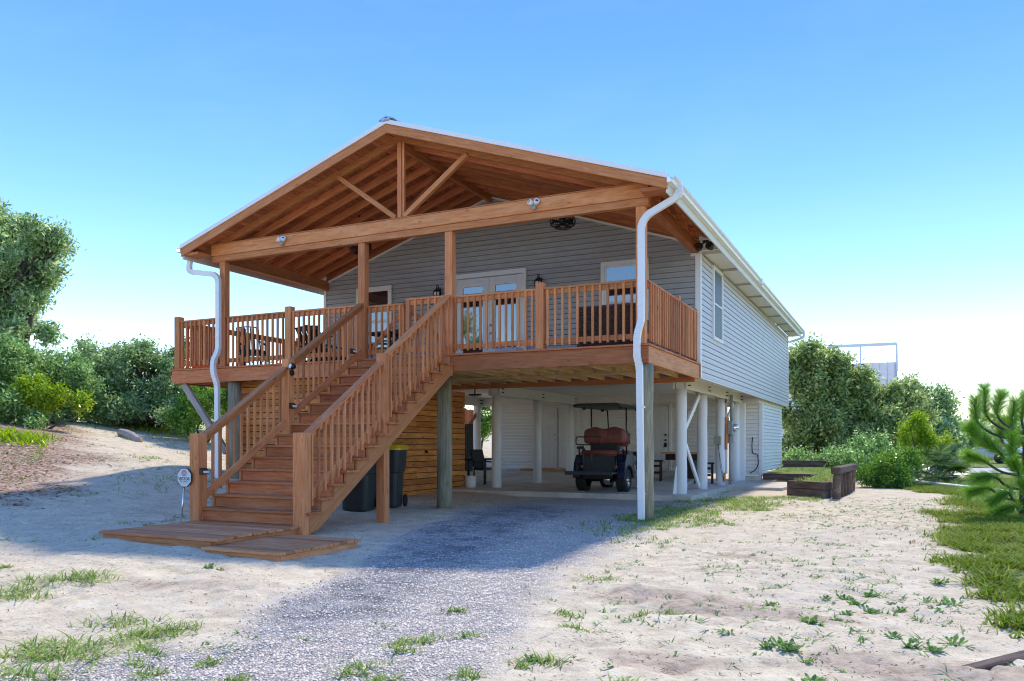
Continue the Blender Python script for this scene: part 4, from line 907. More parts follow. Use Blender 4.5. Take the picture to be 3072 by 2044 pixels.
patio_chair(-6.9, 2.3, R(150), 'black patio chair behind the closed stair gate')
t = thing('adirondack_chair', 'dark slanted-back lounge chair beside the left middle rail post', 'chair', (-8.2, 1.3, 3)); M = WM[t]
for k in range(5):
    a = -.26+.13*k; bar('back_slat', (-8.2+a, 1.45, 3.3), (-8.2+a*1.05, 1.05, 3.93+.02*(2-abs(k-2))), .12, .022, W_DARK, t, (0, 1, 0))
bar('back_rail', (-8.5, 1.07, 3.87), (-7.9, 1.07, 3.90), .03, .09, W_DARK, t)
for sx in (-.33, .33):
    bar('leg', (-8.2+sx, 2.0, 3.0), (-8.2+sx, 2.0, 3.5), .03, .1, W_DARK, t, (0, 1, 0)); bar('armrest', (-8.2+sx, 2.05, 3.51), (-8.2+sx, 1.2, 3.53), .12, .022, W_DARK, t); bar('side_rail', (-8.2+sx, 2.0, 3.32), (-8.2+sx, 1.15, 3.08), .03, .12, W_DARK, t)
bar('seat', (-8.2, 1.95, 3.36), (-8.2, 1.4, 3.28), .6, .025, W_DARK, t)
t = thing('deck_table', 'low dark table standing behind the left stair gate', 'table', (-6.2, 1.3, 3)); box('table_top', (-6.6, 1.0, 3.66), (-5.9, 1.7, 3.70), M_BLACK, t)
for sx in (-6.55, -5.95):
    for yy in (1.05, 1.65): box('leg', (sx-.02, yy-.02, 3.0), (sx+.02, yy+.02, 3.66), M_BLACK, t)

# ------------------------------------------------------------------ golf cart
cart = thing('golf_cart', 'navy golf cart with brown quilted seats and black canopy parked in the carport', 'golf cart', (-2.89, 6.0, .1), R(0))
CM = WM[cart]
def c(*p): return CM @ Vector(p)
def cbox(name, lo, hi, mat, parent=None, bev=.012):
    m = MB().box(lo, hi); m.v = [tuple(c(*p)) for p in m.v]; return m.build(name, mat, parent or cart, CM, bev=bev)
def cprism(name, poly, x0, x1, mat, parent=None, bev=.012):
    n = len(poly); m = MB(); v = [c(x, y, z) for x in (x0, x1) for y, z in poly]
    m.add(v, [tuple(range(n)), tuple(reversed(range(n, 2*n)))]+[(i, n+i, n+(i+1) % n, (i+1) % n) for i in range(n)]); return m.build(name, mat, parent or cart, CM, bev=bev)
def ctube(name, pts, r_, mat, parent=None, n=8, fr=.05): return tube(name, [c(*p) for p in (fillet(pts, fr, 4) if len(pts) > 2 else pts)], r_, mat, parent or cart, n)
def wheel(x, y, sgn):
    Rr = .285; W = .255
    Mw = CM @ Matrix.Translation((x, y, Rr)) @ Matrix.Rotation(R(90)*sgn, 4, 'Y')      # +z outward
    prof = [(.185, -W/2), (.25, -W/2), (.275, -W/2+.03), (.285, -W/4), (.285, W/4), (.275, W/2-.03), (.25, W/2), (.19, W/2), (.18, W/2-.02), (.18, -W/2+.02), (.185, -W/2)]
    wh = lathe('wheel', prof, M_RUBBER, cart, Mw, 36)
    tr_ = MB()
    for k in range(30):
        a = k*2*math.pi/30
        for s_, o in ((-1, 0), (1, .1)):
            p = Mw @ Vector((.287*math.cos(a+o), .287*math.sin(a+o), s_*W*.22)); q = Mw @ Vector((.287*math.cos(a+o+.12), .287*math.sin(a+o+.12), s_*W*.45)); ax = Mw.to_3x3() @ Vector((math.cos(a), math.sin(a), 0)); tr_.bar(p, q, .03, .012, ax)
    tr_.build('tyre_lugs', M_RUBBER, wh, CM)['kind'] = 'stuff'
    lathe('rim', [(.18, W/2-.10), (.182, W/2-.012), (.168, W/2-.004), (.165, W/2-.05), (0, W/2-.08)], M_BLACK, wh, Mw, 36)
    sp_ = MB()
    for k in range(8):
        a = k*math.pi/4
        for o in (-.17, .17):
            p = Mw @ Vector((.035*math.cos(a), .035*math.sin(a), W/2-.035)); q = Mw @ Vector((.165*math.cos(a+o), .165*math.sin(a+o), W/2-.012)); ax = Mw.to_3x3() @ Vector((0, 0, 1)); sp_.bar(p, q, .014, .012, ax)
    sp_.build('rim_spokes', M_CHROME, wh, CM)
    lathe('hub', [(.045, W/2-.06), (.045, W/2-.02), (.03, W/2-.008), (0, W/2-.006)], M_CHROME, wh, Mw, 16)
for x, s in ((-.53, -1), (.53, 1)):
    wheel(x, 0, s); wheel(x*.98, 1.78, s)
cbox('chassis', (-.36, -.5, .33), (.36, 2.35, .44), M_BLACK)
tube('rear_axle', [c(-.45, 0, .285), c(.45, 0, .285)], .045, M_BLACK, cart, 10)
lathe('differential', [(0, -.13), (.08, -.12), (.13, -.05), (.135, .05), (.09, .12), (0, .13)], M_CHROME, cart, CM @ Matrix.Translation((.12, -.02, .29)) @ Matrix.Rotation(R(90), 4, 'Y'), 18)
for x in (-.3, .3): cbox('leaf_spring', (x-.03, -.35, .32), (x+.03, .45, .345), M_BLACK)
cbox('rear_panel', (-.44, -.30, .50), (.40, -.10, .90), M_PLAST); cbox('seat_pod', (-.46, -.1, .46), (.46, .95, .88), M_PLAST)
for s in (-1, 1):
    pts = []
    arch = [(.36*math.cos(a), .30+.36*math.sin(a)) for a in np.linspace(R(175), R(5), 12)]
    outer = [(.62, .30), (.62, .86), (.30, .94), (-.18, .92), (-.33, .72), (-.38, .52)]
    cprism('rear_fender', arch+outer, s*.47, s*.67, M_NAVY, bev=.02)
    fl = MB(); q = [c(s*.665, y, z) for y, z in arch]; fl.tube(q, .022, 6); fl.build('fender_flare', M_PLAST, cart, CM)
    cprism('side_rocker', [(.62, .36), (1.4, .36), (1.4, .46), (.62, .52)], s*.40, s*.62, M_CHROME)
    cprism('front_fender', [(1.42, .40), (1.42, .72), (1.7, .86), (2.2, .78), (2.4, .5), (2.36, .40), (2.1, .42), (1.98, .60), (1.78, .66), (1.58, .60), (1.46, .42)], s*.36, s*.62, M_NAVY, bev=.02)
    lathe('tail_light', [(0, -.012), (.035, -.01), (.04, 0), (0, 0)], M_AMBER, cart, CM @ Matrix.Translation((s*.435, -.345, .62)) @ Matrix.Rotation(R(90), 4, 'X'), 14)
    ctube('canopy_strut', [(s*.47, .42, .9), (s*.47, .40, 2.10)], .02, M_BLACK); ctube('canopy_strut', [(s*.46, 2.05, .85), (s*.45, 1.75, 1.4), (s*.45, 1.62, 2.10)], .02, M_BLACK)
    ctube('armrest_frame', [(s*.50, -.35, .86), (s*.52, -.36, 1.06), (s*.52, -.05, 1.10), (s*.50, .1, .95)], .022, M_BLACK); cbox('arm_pad', (s*.52-.045, -.42, 1.06), (s*.52+.045, -.10, 1.13), M_PLAST)
    ctube('step_hanger', [(s*.47, -.42, .86), (s*.50, -.5, .72), (s*.47, -.62, .50)], .02, M_BLACK)
cprism('hood', [(1.45, .5), (1.45, .95), (1.75, .93), (2.3, .74), (2.42, .55), (2.36, .45)], -.38, .38, M_NAVY, bev=.03)
cbox('dashboard', (-.52, 1.42, .82), (.52, 1.62, .98), M_PLAST)
sw_ = [c(.0-.26+.17*math.cos(a), 1.32-.08*math.sin(a), 1.08+.15*math.sin(a)) for a in np.linspace(0, 2*math.pi, 21)]; tube('steering_wheel', sw_, .014, M_BLACK, cart, 8)
cbox('floor', (-.55, .95, .36), (.55, 1.6, .41), M_PLAST)
cbox('foot_plate', (-.56, -1.02, .455), (.52, -.32, .50), M_PLAST); cbox('bumper', (-.62, -1.07, .44), (.58, -1.0, .53), M_PLAST)
# seats
def cushion(name, x0, x1, y0, y1, z0, z1, quilt=None, bev=.05):
    s_ = cbox(name, (x0, y0, z0), (x1, y1, z1), M_LEATH, bev=bev); s_.data.polygons.foreach_set('use_smooth', [True]*len(s_.data.polygons))
    if quilt:
        for a0, a1 in quilt:
            m = MB(); n = 6
            for k in range(-3, n+1):
                for d in (-1, 1):
                    xa = a0+(a1-a0)*k/n; pts = []
                    for j in range(7):
                        xx = xa+d*.06*j*.55+(0 if d > 0 else .2); zz = z1-.03-(z1-z0-.22)*j/6
                        if a0 <= xx <= a1: pts.append(c(xx, y0-.001, zz))
                    if len(pts) > 1: m.tube([pts[0], pts[-1]], .005, 4)
            m.build('quilt_stitching', M_LEATH, s_, CM)
    return s_
cbox('seat_support', (-.36, .02, .90), (.36, .16, 1.25), M_BLACK)
cushion('rear_seat_cushion', -.50, .50, -.42, .06, .90, 1.03)
def seatback(name, x0, x1, y0, y1, z0, z1, hump):
    nx_ = 28; v = []; f = []; pr = [(0, .0), (-.35, .03), (-.5, .15), (-.5, .45), (-.5, .8), (-.38, .95), (0, 1.), (.38, .95), (.5, .8), (.5, .45), (.5, .15), (.35, .03)]; n = len(pr)
    for i in range(nx_+1):
        t_ = i/nx_; x = x0+(x1-x0)*t_; e = min(t_, 1-t_)*(x1-x0); k_ = math.sqrt(max(0, 1-max(0, 1-e/.09)**2)); zt = z1+hump*(math.exp(-((t_-.27)/.16)**2)+math.exp(-((t_-.73)/.16)**2)-.4)
        for a_, b_ in pr: v.append(c(x, (y0+y1)/2+(y1-y0)*a_*(.35+.65*k_), (z0+zt)/2+(b_-.5)*(zt-z0)*(.55+.45*k_)))
    for i in range(nx_):
        for j in range(n): f.append((i*n+j, (i+1)*n+j, (i+1)*n+(j+1) % n, i*n+(j+1) % n))
    f += [tuple(range(n)), tuple(reversed(range(nx_*n, nx_*n+n)))]; m = MB(); m.add(v, f); return m.build(name, M_LEATH, cart, CM, True)
b1 = seatback('rear_seat_back', -.55, .56, .0, .18, 1.19, 1.58, .07)
for s_ in (-1, 1):
    m = MB()
    for k in range(5):
        for d in (-1, 1):
            xa = s_*.29+(k-2)*.065; m.tube([c(xa-d*.05, -.004, 1.56), c(xa+d*.05, -.006, 1.40)], .005, 4)
    m.build('quilt_stitching', M_BRONZE, b1, CM)
    m = MB().tube([c(s_*.12, -.004, 1.55), c(s_*.12, -.006, 1.22)], .005, 4); m.build('seam', M_BRONZE, b1, CM)
cushion('front_seat_back', -.50, .58, .32, .46, 1.12, 1.52, None, .06); cushion('front_seat_cushion', -.50, .50, .42, .92, .88, 1.02)
ctube('grab_bar', [(-.17, -1.0, .48), (-.17, -1.0, 1.17)], .015, M_BRONZE); ctube('grab_bar', [(.05, -1.0, .48), (.05, -1.0, 1.17)], .015, M_BRONZE)
ctube('grab_loop', [(-.06, -1.0, 1.17), (-.35, -1.0, 1.17), (-.35, -1.0, 1.36), (.30, -1.0, 1.36), (.30, -1.0, 1.17), (-.07, -1.0, 1.17)], .016, M_BRONZE, fr=.06)
cn = MB(); prof = [(-.62, -.02), (-.60, .05), (-.5, .075), (.5, .075), (.60, .05), (.62, -.02), (.56, .0), (-.56, .0)]
n_ = len(prof); v = [c(x*(1 if j == 0 else .97), y, 2.12+z) for j, y in enumerate((-.55, 1.95)) for x, z in prof]; cn.add(v, [tuple(range(n_)), tuple(reversed(range(n_, 2*n_)))]+[(i, n_+i, n_+(i+1) % n_, (i+1) % n_) for i in range(n_)])
cn = cn.build('canopy', M_PLAST, cart, CM, bev=.01)
for x in (-.48, .48):
    for y in (-.1, 1.3): cbox('canopy_hook', (x-.05, y-.02, 2.05), (x+.05, y+.02, 2.12), M_PLAST, cn)
# ------------------------------------------------------------------ wheelie bins behind the stairs
def bin_(x, y, rz, lid, label):
    t = thing('wheelie_bin', label, 'bin', (x, y, hz(x, y)-.01), rz, group='wheelie bins behind the stairs'); M = WM[t] @ Matrix.Scale(1.11, 4, (0, 0, 1))
    prof = [(.0, .23, .27), (.05, .245, .285), (.62, .275, .33), (.64, .30, .355), (.92, .325, .385), (1.0, .33, .39), (1.0, .345, .405), (1.03, .345, .405)]
    v = []; f = []; n = 20
    for z, a, b_ in prof:
        for k in range(n):
            th = 2*math.pi*k/n; e = .32
            cx_ = math.copysign(abs(math.cos(th))**e, math.cos(th)); sy_ = math.copysign(abs(math.sin(th))**e, math.sin(th)); v.append((a*cx_, b_*sy_-.12*(1-z)*(.0), z))
    for i in range(len(prof)-1):
        for k in range(n): f.append((i*n+k, i*n+(k+1) % n, (i+1)*n+(k+1) % n, (i+1)*n+k))
    f += [tuple(reversed(range(n))), tuple(range((len(prof)-1)*n, len(prof)*n))]
    mesh('body', v, f, M_PLAST, t, M, False)
    l = [(z+1.031, a, b_) for z, a, b_ in ((0, .355, .42), (.04, .355, .42), (.05, .34, .40), (.085, .32, .37), (.10, .25, .30))]; v = []; f = []
    for z, a, b_ in l:
        for k in range(n):
            th = 2*math.pi*k/n; e = .3; v.append((a*math.copysign(abs(math.cos(th))**e, math.cos(th)), b_*math.copysign(abs(math.sin(th))**e, math.sin(th)), z))
    for i in range(len(l)-1):
        for k in range(n): f.append((i*n+k, i*n+(k+1) % n, (i+1)*n+(k+1) % n, (i+1)*n+k))
    f += [tuple(reversed(range(n))), tuple(range((len(l)-1)*n, len(l)*n))]
    mesh('lid', v, f, lid, t, M)
    tube('handle', [M @ Vector(p) for p in fillet([(-.24, .38, .96), (-.24, .5, .98), (.24, .5, .98), (.24, .38, .96)], .05, 4)], .016, M_PLAST, t, 8)
    box_ = MB().box((-.15, -.365, .58), (.15, -.29, .64)); box_.v = [tuple(M @ Vector(p)) for p in box_.v]; box_.build('grip', M_PLAST, t, M, bev=.01)
    if lid is M_YEL:
        q = MB().box((-.12, -.403, .84), (.06, -.392, .90)); q.v = [tuple(M @ Vector(p)) for p in q.v]; q.build('sticker', M_WHITE, t, M)
    for s in (-1, 1): lathe('wheel', [(0, -.03), (.10, -.03), (.11, -.015), (.11, .015), (.10, .03), (0, .03)], M_RUBBER, t, M @ Matrix.Translation((s*.29, .26, .11)) @ Matrix.Rotation(R(90), 4, 'Y'), 18)
bin_(-5.36, .12, R(20), M_YEL, 'charcoal wheelie bin with bright yellow lid behind the stairs')
bin_(-5.42, -.75, R(15), M_PLAST, 'all black wheelie bin half hidden under the stair stringer')
# ------------------------------------------------------------------ things in the carport
def stool(x, y, z, label):
    t = thing('bar_stool', label, 'stool', (x, y, z), R(12), group='dark stools by the carport table'); M = WM[t]
    def b(nm, lo, hi): m = MB().box(lo, hi); m.v = [tuple(M @ Vector(p)) for p in m.v]; m.build(nm, W_DARK, t, M, bev=.006)
    b('seat', (-.22, -.2, .58), (.22, .2, .63))
    for sx in (-1, 1):
        for sy in (-1, 1): b('leg', (sx*.16-.035, sy*.14-.035, 0), (sx*.16+.035, sy*.14+.035, .58))
        b('stretcher', (sx*.16-.02, -.11, .25), (sx*.16+.02, .11, .31))
    for sy in (-1, 1):
        for zz in (.22, .42): b('stretcher', (-.12, sy*.14-.02, zz), (.12, sy*.14+.02, zz+.06))
stool(-2.75, 10.3, .17, 'dark wooden stool left of the first right-hand white pile'); stool(-1.35, 10.9, .1, 'dark wooden stool between the second and third right-hand white piles')
t = thing('carport_table', 'brown bar table with black sides among the stools', 'table', (-1.9, 10.9, .2))
box('table_top', (-2.6, 10.4, .98), (-1.35, 11.6, 1.03), W_PLAT, t); box('pedestal', (-2.05, 10.8, .1), (-1.7, 11.2, .98), W_DARK, t); box('skirt', (-2.5, 10.5, .80), (-1.45, 11.5, .978), M_BLACK, t)
def dchair(x, y, rz, label):
    t = thing('dining_chair', label, 'chair', (x, y, .1), rz, group='black chairs behind the shed'); M = WM[t]
    def b(nm, lo, hi, bev=.01): m = MB().box(lo, hi); m.v = [tuple(M @ Vector(p)) for p in m.v]; m.build(nm, M_BLACK, t, M, bev=bev)
    b('seat', (-.25, -.25, .42), (.25, .25, .50), .02)
    for sx in (-1, 1):
        for sy in (-1, 1): b('leg', (sx*.22-.02, sy*.22-.02, 0), (sx*.22+.02, sy*.22+.02, .42))
        b('armrest', (sx*.26-.03, -.2, .64), (sx*.26+.03, .25, .68)); b('arm_post', (sx*.26-.02, .18, .42), (sx*.26+.02, .23, .64))
    m = MB().bar((0, -.22, .5), (0, -.38, 1.02), .5, .05, (0, 1, 0)); m.v = [tuple(M @ Vector(p)) for p in m.v]; m.build('backrest', M_BLACK, t, M, bev=.02)
dchair(-7.0, 7.4, R(-110), 'black chair nearest the first left-hand white pile'); dchair(-8.1, 7.2, R(10), 'black chair with its back to the camera beside the shed')
t = thing('dining_table', 'dark table between the black chairs in the carport', 'table', (-7.7, 8.2, .1)); box('table_top', (-8.3, 7.7, .80), (-7.1, 8.7, .85), W_DARK, t)
for sx in (-8.2, -7.2):
    for yy in (7.8, 8.6): box('leg', (sx-.03, yy-.03, .1), (sx+.03, yy+.03, .80), W_DARK, t)
t = thing('grill_cabinet', 'tall dark ribbed cabinet standing behind the shed', 'cabinet', (-9.2, 9.6, .1)); box('body', (-9.6, 9.6, .1), (-8.75, 9.9, 1.93), M_PLAST, t)
for k in range(11): box('rib', (-9.58+k*.076, 9.575, .15), (-9.55+k*.076, 9.599, 1.88), M_PLAST, t)
t = thing('privacy_screen', 'red-brown slatted screen at the back left of the carport', 'screen', (-10.6, 12.2, .3))
for k in range(8): box('slat', (-11.2+k*.16, 12.2, 1.0), (-11.2+k*.16+.15, 12.225, 2.5), W_DECK, t)
box('rail', (-11.2, 12.226, 1.1), (-9.93, 12.26, 1.2), W_DECK, t); box('rail', (-11.2, 12.226, 2.3), (-9.93, 12.26, 2.4), W_DECK, t); box('post', (-11.2, 12.261, .3), (-11.1, 12.35, 2.5), W_DECK, t); box('post', (-10.03, 12.261, .3), (-9.93, 12.35, 2.5), W_DECK, t)
t = thing('carport_lamp', 'small dark ceiling lamp left of the first inner white pile', 'lamp', (-6.75, 6.3, 2.8)); box('housing', (-6.88, 6.2, 2.62), (-6.55, 6.36, 2.66), M_BLACK, t); tube('stem', [(-6.72, 6.28, 2.66), (-6.72, 6.28, 2.87)], .02, M_BLACK, t)
for k in range(3): lathe('bulb', [(0, -.07), (.035, -.06), (.042, -.03), (.03, 0), (0, 0)], M_OFFW, t, Matrix.Translation((-6.82+k*.1, 6.28, 2.62)), 10)
lathe('white_bucket', [(.13, 0), (.16, .36), (.15, .36), (.12, .02), (0, .02)], M_WHITE, None, Matrix.Translation((-6.72, 6.05, .05)), 18)
tag(bpy.data.objects['white_bucket'], 'white plastic bucket at the far corner of the shed', 'bucket')
# electric meter and boxes on the third pile
t = thing('electric_meter', 'grey electric meter box with glass dial and conduits on the third right-hand pile', 'meter', (-.72, 10.6, .1))
bar('backing_board', (-.70, 10.50, 1.12), (-.70, 10.50, 2.06), .05, .16, W_SHED, t, (0, 1, 0)); bar('backing_board', (-.70, 10.72, 1.3), (-.70, 10.72, 2.05), .05, .2, W_SHED, t, (0, 1, 0))
box('meter_box', (-.674, 10.55, 1.56), (-.54, 10.92, 1.96), M_GREY, t, .008); lathe('meter_dial', [(.12, 0), (.12, .03), (.10, .07), (.09, .12), (.05, .135), (0, .14)], M_CHROME, t, Matrix.Translation((-.54, 10.78, 1.76)) @ Matrix.Rotation(R(90), 4, 'Y'), 20)
box('breaker_box', (-.674, 10.86, 1.3), (-.58, 11.06, 1.555), M_GREY, t, .006)
tube('conduit', [(-.62, 10.68, 1.56), (-.62, 10.66, .05)], .042, M_GREY, t, 12); tube('conduit', [(-.61, 10.8, 1.96), (-.61, 10.82, 2.4), (-.62, 10.84, 2.72)], .045, M_GREY, t, 12)
tube('cable', fillet([(-.72, 10.4, 2.72), (-.70, 10.38, 2.45), (-.74, 10.6, 2.5), (-.7, 10.8, 2.7)], .1, 4), .012, M_BLACK, t, 6)
t = thing('junction_box', 'tan junction box with dangling wires on the third right-hand pile', 'box', (-.85, 10.3, 1.2)); box('housing', (-1.0, 10.20, 1.26), (-.80, 10.31, 1.50), M_TAN, t, .012)
for k in range(2): tube('wire', fillet([(-.9+.03*k, 10.25, 1.26), (-.86, 10.24, 1.1), (-.82+.04*k, 10.26, .6), (-.72, 10.3, .15)], .15, 5), .006, M_PLAST, t, 5)
box('conduit_stub', (-.73, 10.32, .2), (-.69, 10.38, .45), W_SHED, t)
tube('garden_hose', fillet([(-.5, 13.95, 1.5), (-.52, 13.9, 1.25), (-.5, 13.9, .95), (-.34, 13.88, .95), (-.30, 13.9, .65), (-.4, 13.9, .42), (-.58, 13.9, .32)], .12, 6), .016, M_BLACK, None, 8); tag(bpy.data.objects['garden_hose'], 'black hose hanging on the small storage room front', 'hose')
# ------------------------------------------------------------------ timber planter, step, path
pl = thing('timber_planter', 'weathered railroad-tie retaining planter right of the house', 'planter', (2, 7.4, 0))
A_, B_, C_ = Vector((1.36, 7.78, 0)), Vector((2.28, 7.03, 0)), Vector((2.62, 10.9, 0))
for k in range(2): bar('timber', A_+Vector((0, .02*k, .10+.19*k)), B_+Vector((0, .02*k, .10+.19*k)), .18, .186, W_TIE, pl, bev=.012)
for k in range(2): box('timber', (2.20+.02*k, 7.14, .01+.19*k), (2.37+.02*k, 10.9, .195+.19*k), W_TIE, pl, .012)
for k in range(6):
    y = 7.02+k*.72; lathe('post', [(.0, -.3), (.095, -.3), (.09, .5), (.085, .58), (.0, .585)], W_TIE, pl, Matrix.Translation((2.50+.03*k, y, 0)) @ Matrix.Rotation(R(random.uniform(-3, 3)), 4, 'Y'), 12)
bar('cap_timber', (2.49, 6.92, .665), (2.70, 10.75, .665), .21, .16, W_TIE, pl, bev=.015)
for k in range(2): bar('timber', (-.15, 18.9, .36+.19*k), (2.7, 18.9, .36+.19*k), .18, .186, W_TIE, pl, bev=.012)
for k in range(1): bar('timber', (-.12, 13.6, .23), (1.55, 13.6, .23), .18, .2, W_TIE, pl, bev=.012)
bar('timber', (1.45, 7.95, .1), (1.62, 13.5, .2), .18, .2, W_TIE, pl, bev=.012)
fill = mesh('planter_soil', [(-.1, 13.69, .31), (1.5, 13.69, .31), (1.62, 7.9, .36), (2.2, 7.25, .36), (2.45, 10.9, .38), (2.6, 18.8, .42), (-.1, 18.8, .38)], [(0, 1, 2, 3, 4, 5, 6)], M_GROUND); tag(fill, kind='structure')
path = mesh('path', [(-.48, 9.9, .075), (.95, 9.7, .085), (1.3, 13.45, .085), (-.49, 13.45, .075), (-.48, 9.9, -.1), (.95, 9.7, -.1), (1.3, 13.45, -.1)], [(0, 1, 2, 3), (0, 4, 5, 1), (1, 5, 6, 2)], M_CONC); tag(path, kind='structure')
# driftwood, half buried plank, white kerb, marker post
def logmesh(name, a, b_, r_, mat, label):
    a, b_ = Vector(a), Vector(b_); pts = []; rr = []
    for i in range(9): 
        t_ = i/8; pts.append(a.lerp(b_, t_)+Vector((0, 0, .03*math.sin(t_*5)))); rr.append(r_*(1-.15*t_+random.uniform(-.08, .08)))
    v, f = tube_geo(pts, rr, 12); v = [p+Vector(mnoise.noise_vector(p*4))*.035 for p in v]
    M, _ = frame(a, b_); inv = M.inverted(); o = mesh(name, [inv @ p for p in v], f, mat, None, M, True); tag(o, label, 'log'); return o
g0, g1 = gp(280, 1004), gp(345, 1026); 
logmesh('driftwood_log', g0+Vector((0, 0, .1)), g0+(g1-g0).normalized()*1.05+Vector((0, 0, .06)), .145, W_GREY, 'weathered grey driftwood log lying on the dune')
p0 = Vector((4.14, -7.68, hz(4.14, -7.68)-.045)); p1 = Vector((4.56, -7.05, hz(4.56, -7.05)-.02))
o = bar('buried_plank', p0, p1, .09, .09, W_TIE, None, bev=.01); tag(o, 'dark weathered plank half buried in the sand at bottom right', 'plank')
q0 = Vector((-1.75, -5.6, 0)); 
pa, pb = gp(955, 1222), gp(905, 1250)
o = bar('buried_edging', pa+Vector((0, 0, -.02)), pb+Vector((0, 0, -.02)), .09, .07, W_GREY, None, bev=.008); tag(o, 'grey timber edging half buried between platform and gravel', 'edging')
ka = gp(2075, 1111); kb = gp(2390, 1149)
o = bar('kerb_beam', ka+Vector((0, 0, .06)), kb+Vector((0, 0, .06)), .22, .14, M_WHITE, None, bev=.02); tag(o, 'long white beam lying along the grass on the right', 'beam')
kp = gp(2182, 1087); o = tube('marker_post', [kp, kp+Vector((0, 0, 1.05))], .03, M_BLACK, None, 8); tag(o, 'thin black marker post beside the sandy road', 'post')
rd = [gp(u, v) for u, v in ((2120, 1079), (2420, 1079), (2420, 1092), (2120, 1089))]
rdv = []
for i in range(13):
    a = rd[3].lerp(rd[2], -1.2+i*.35); b_ = rd[0].lerp(rd[1], -1.2+i*.35)
    for q in (a, b_): rdv.append((q.x, q.y, hz(q.x, q.y)+.03))
rdm = plain('pale_sand_road', (.62, .58, .53), .9, var=.08, nscale=1.2)
road = mesh('road', rdv, [(2*i, 2*i+2, 2*i+3, 2*i+1) for i in range(12)], rdm); tag(road, kind='structure')
# far neighbour house: metal gable roof with open ridge frame
def fp(u, v, d): return CAM+(FW*1840.55+RT*(u-1178.5)+Vector((0, 0, 1018.9-v)))*(d/1840.55)
M_ROOFN = plain('dull_grey_roof_metal', (.72, .66, .58), .6, metal=.1, var=.05)
nb = thing('neighbour_house', 'distant house with ribbed metal roof and open white ridge frame above the trees', 'house', fp(1990, 1060, 58))
d0 = 58.; r0 = fp(1930, 838, d0); r1 = fp(2064, 838, d0-1.5)
ax = (r1-r0); ax.z = 0; ax.normalize(); pn = Vector((ax.y, -ax.x, 0)); 
if pn.dot(FW) > 0: pn = -pn
Lr = 9.; ra = r1-ax*Lr; ra.z = r1.z = (r0.z+r1.z)/2
rf = MB(); ev = -3.4
for s in (1, -1):
    a, b_ = ra, r1; c_, d_ = r1+pn*s*3.6+Vector((0, 0, ev)), ra+pn*s*3.6+Vector((0, 0, ev))
    up = Vector((0, 0, .06)); rf.add([a, b_, c_, d_, a+up, b_+up, c_+up, d_+up], [(0, 1, 2, 3), (7, 6, 5, 4), (0, 4, 5, 1), (1, 5, 6, 2), (2, 6, 7, 3), (3, 7, 4, 0)])
rfo = rf.build('roof', M_ROOFN, nb)
for k in range(19):
    a = ra+ax*(.25+k*.48); bar('roof_rib', a+Vector((0, 0, .08)), a+pn*3.6+Vector((0, 0, ev+.08)), .05, .06, M_ROOFN, rfo)
w_ = MB(); wl = [ra+pn*3.2+Vector((0, 0, ev+.2)), r1-ax*.3+pn*3.2+Vector((0, 0, ev+.2)), r1-ax*.3-pn*3.2+Vector((0, 0, ev+.2)), ra-pn*3.2+Vector((0, 0, ev+.2))]
bt = [Vector((p.x, p.y, -.5)) for p in wl]; w_.add(wl+bt, [(0, 1, 5, 4), (1, 2, 6, 5), (2, 3, 7, 6), (3, 0, 4, 7)]); gA = r1-ax*.3; w_.add([wl[1], wl[2], Vector((gA.x, gA.y, r1.z-.1))], [(0, 1, 2)]); w_.build('wall', M_SID_W, nb)
rt = r1.z+1.35; hh = Vector((0, 0, 1.35))
bar('ridge_rail', ra+hh, r1+hh, .16, .2, M_WHITE, nb)
for k in range(4):
    a = r1-ax*(k*2.35)
    for s in (1, -1): bar('rail_leg', a+hh, a+pn*s*.75+Vector((0, 0, -.6)), .1, .12, M_WHITE, nb)
# parked vehicle beyond the road
vpos = fp(2263, 1018.9, 52.); vpos.z = 0.
car = thing('parked_car', 'silver and white car partly hidden by the young pine beyond the road', 'car', vpos, R(62)); VM = WM[car]
M_SILV = plain('silver_car_paint', (.55, .56, .58), .25, var=.02, coat=.8)
def vb(nm, prof, x0, x1, mat, parent=None, bev=.05):
    n = len(prof); m = MB(); m.add([VM @ Vector((x, y, z)) for x in (x0, x1) for y, z in prof], [tuple(range(n)), tuple(reversed(range(n, 2*n)))]+[(i, n+i, n+(i+1) % n, (i+1) % n) for i in range(n)]); return m.build(nm, mat, parent or car, VM, bev=bev)
vb('body', [(-2.1, .35), (-2.15, .8), (-1.9, .98), (1.0, 1.0), (2.0, .85), (2.2, .6), (2.15, .35)], -.88, .88, M_SILV); vb('cabin', [(-1.8, .98), (-1.5, 1.55), (.2, 1.58), (1.0, 1.0)], -.78, .78, M_WHITE)
for s in (-1, 1): vb('side_window', [(-1.6, 1.04), (-1.4, 1.46), (.12, 1.48), (.8, 1.04)], s*.785, s*.80, M_GLASS, None, .004)
vb('windscreen', [(.30, 1.52), (.95, 1.03), (.99, 1.04), (.34, 1.54)], -.68, .68, M_GLASS, None, .004)
for s in (-1, 1):
    for yy in (-1.35, 1.4): lathe('wheel', [(0, -.1), (.2, -.1), (.33, -.09), (.34, 0), (.33, .09), (.2, .1), (0, .1)], M_RUBBER, car, VM @ Matrix.Translation((s*.82, yy, .34)) @ Matrix.Rotation(R(90), 4, 'Y'), 20)

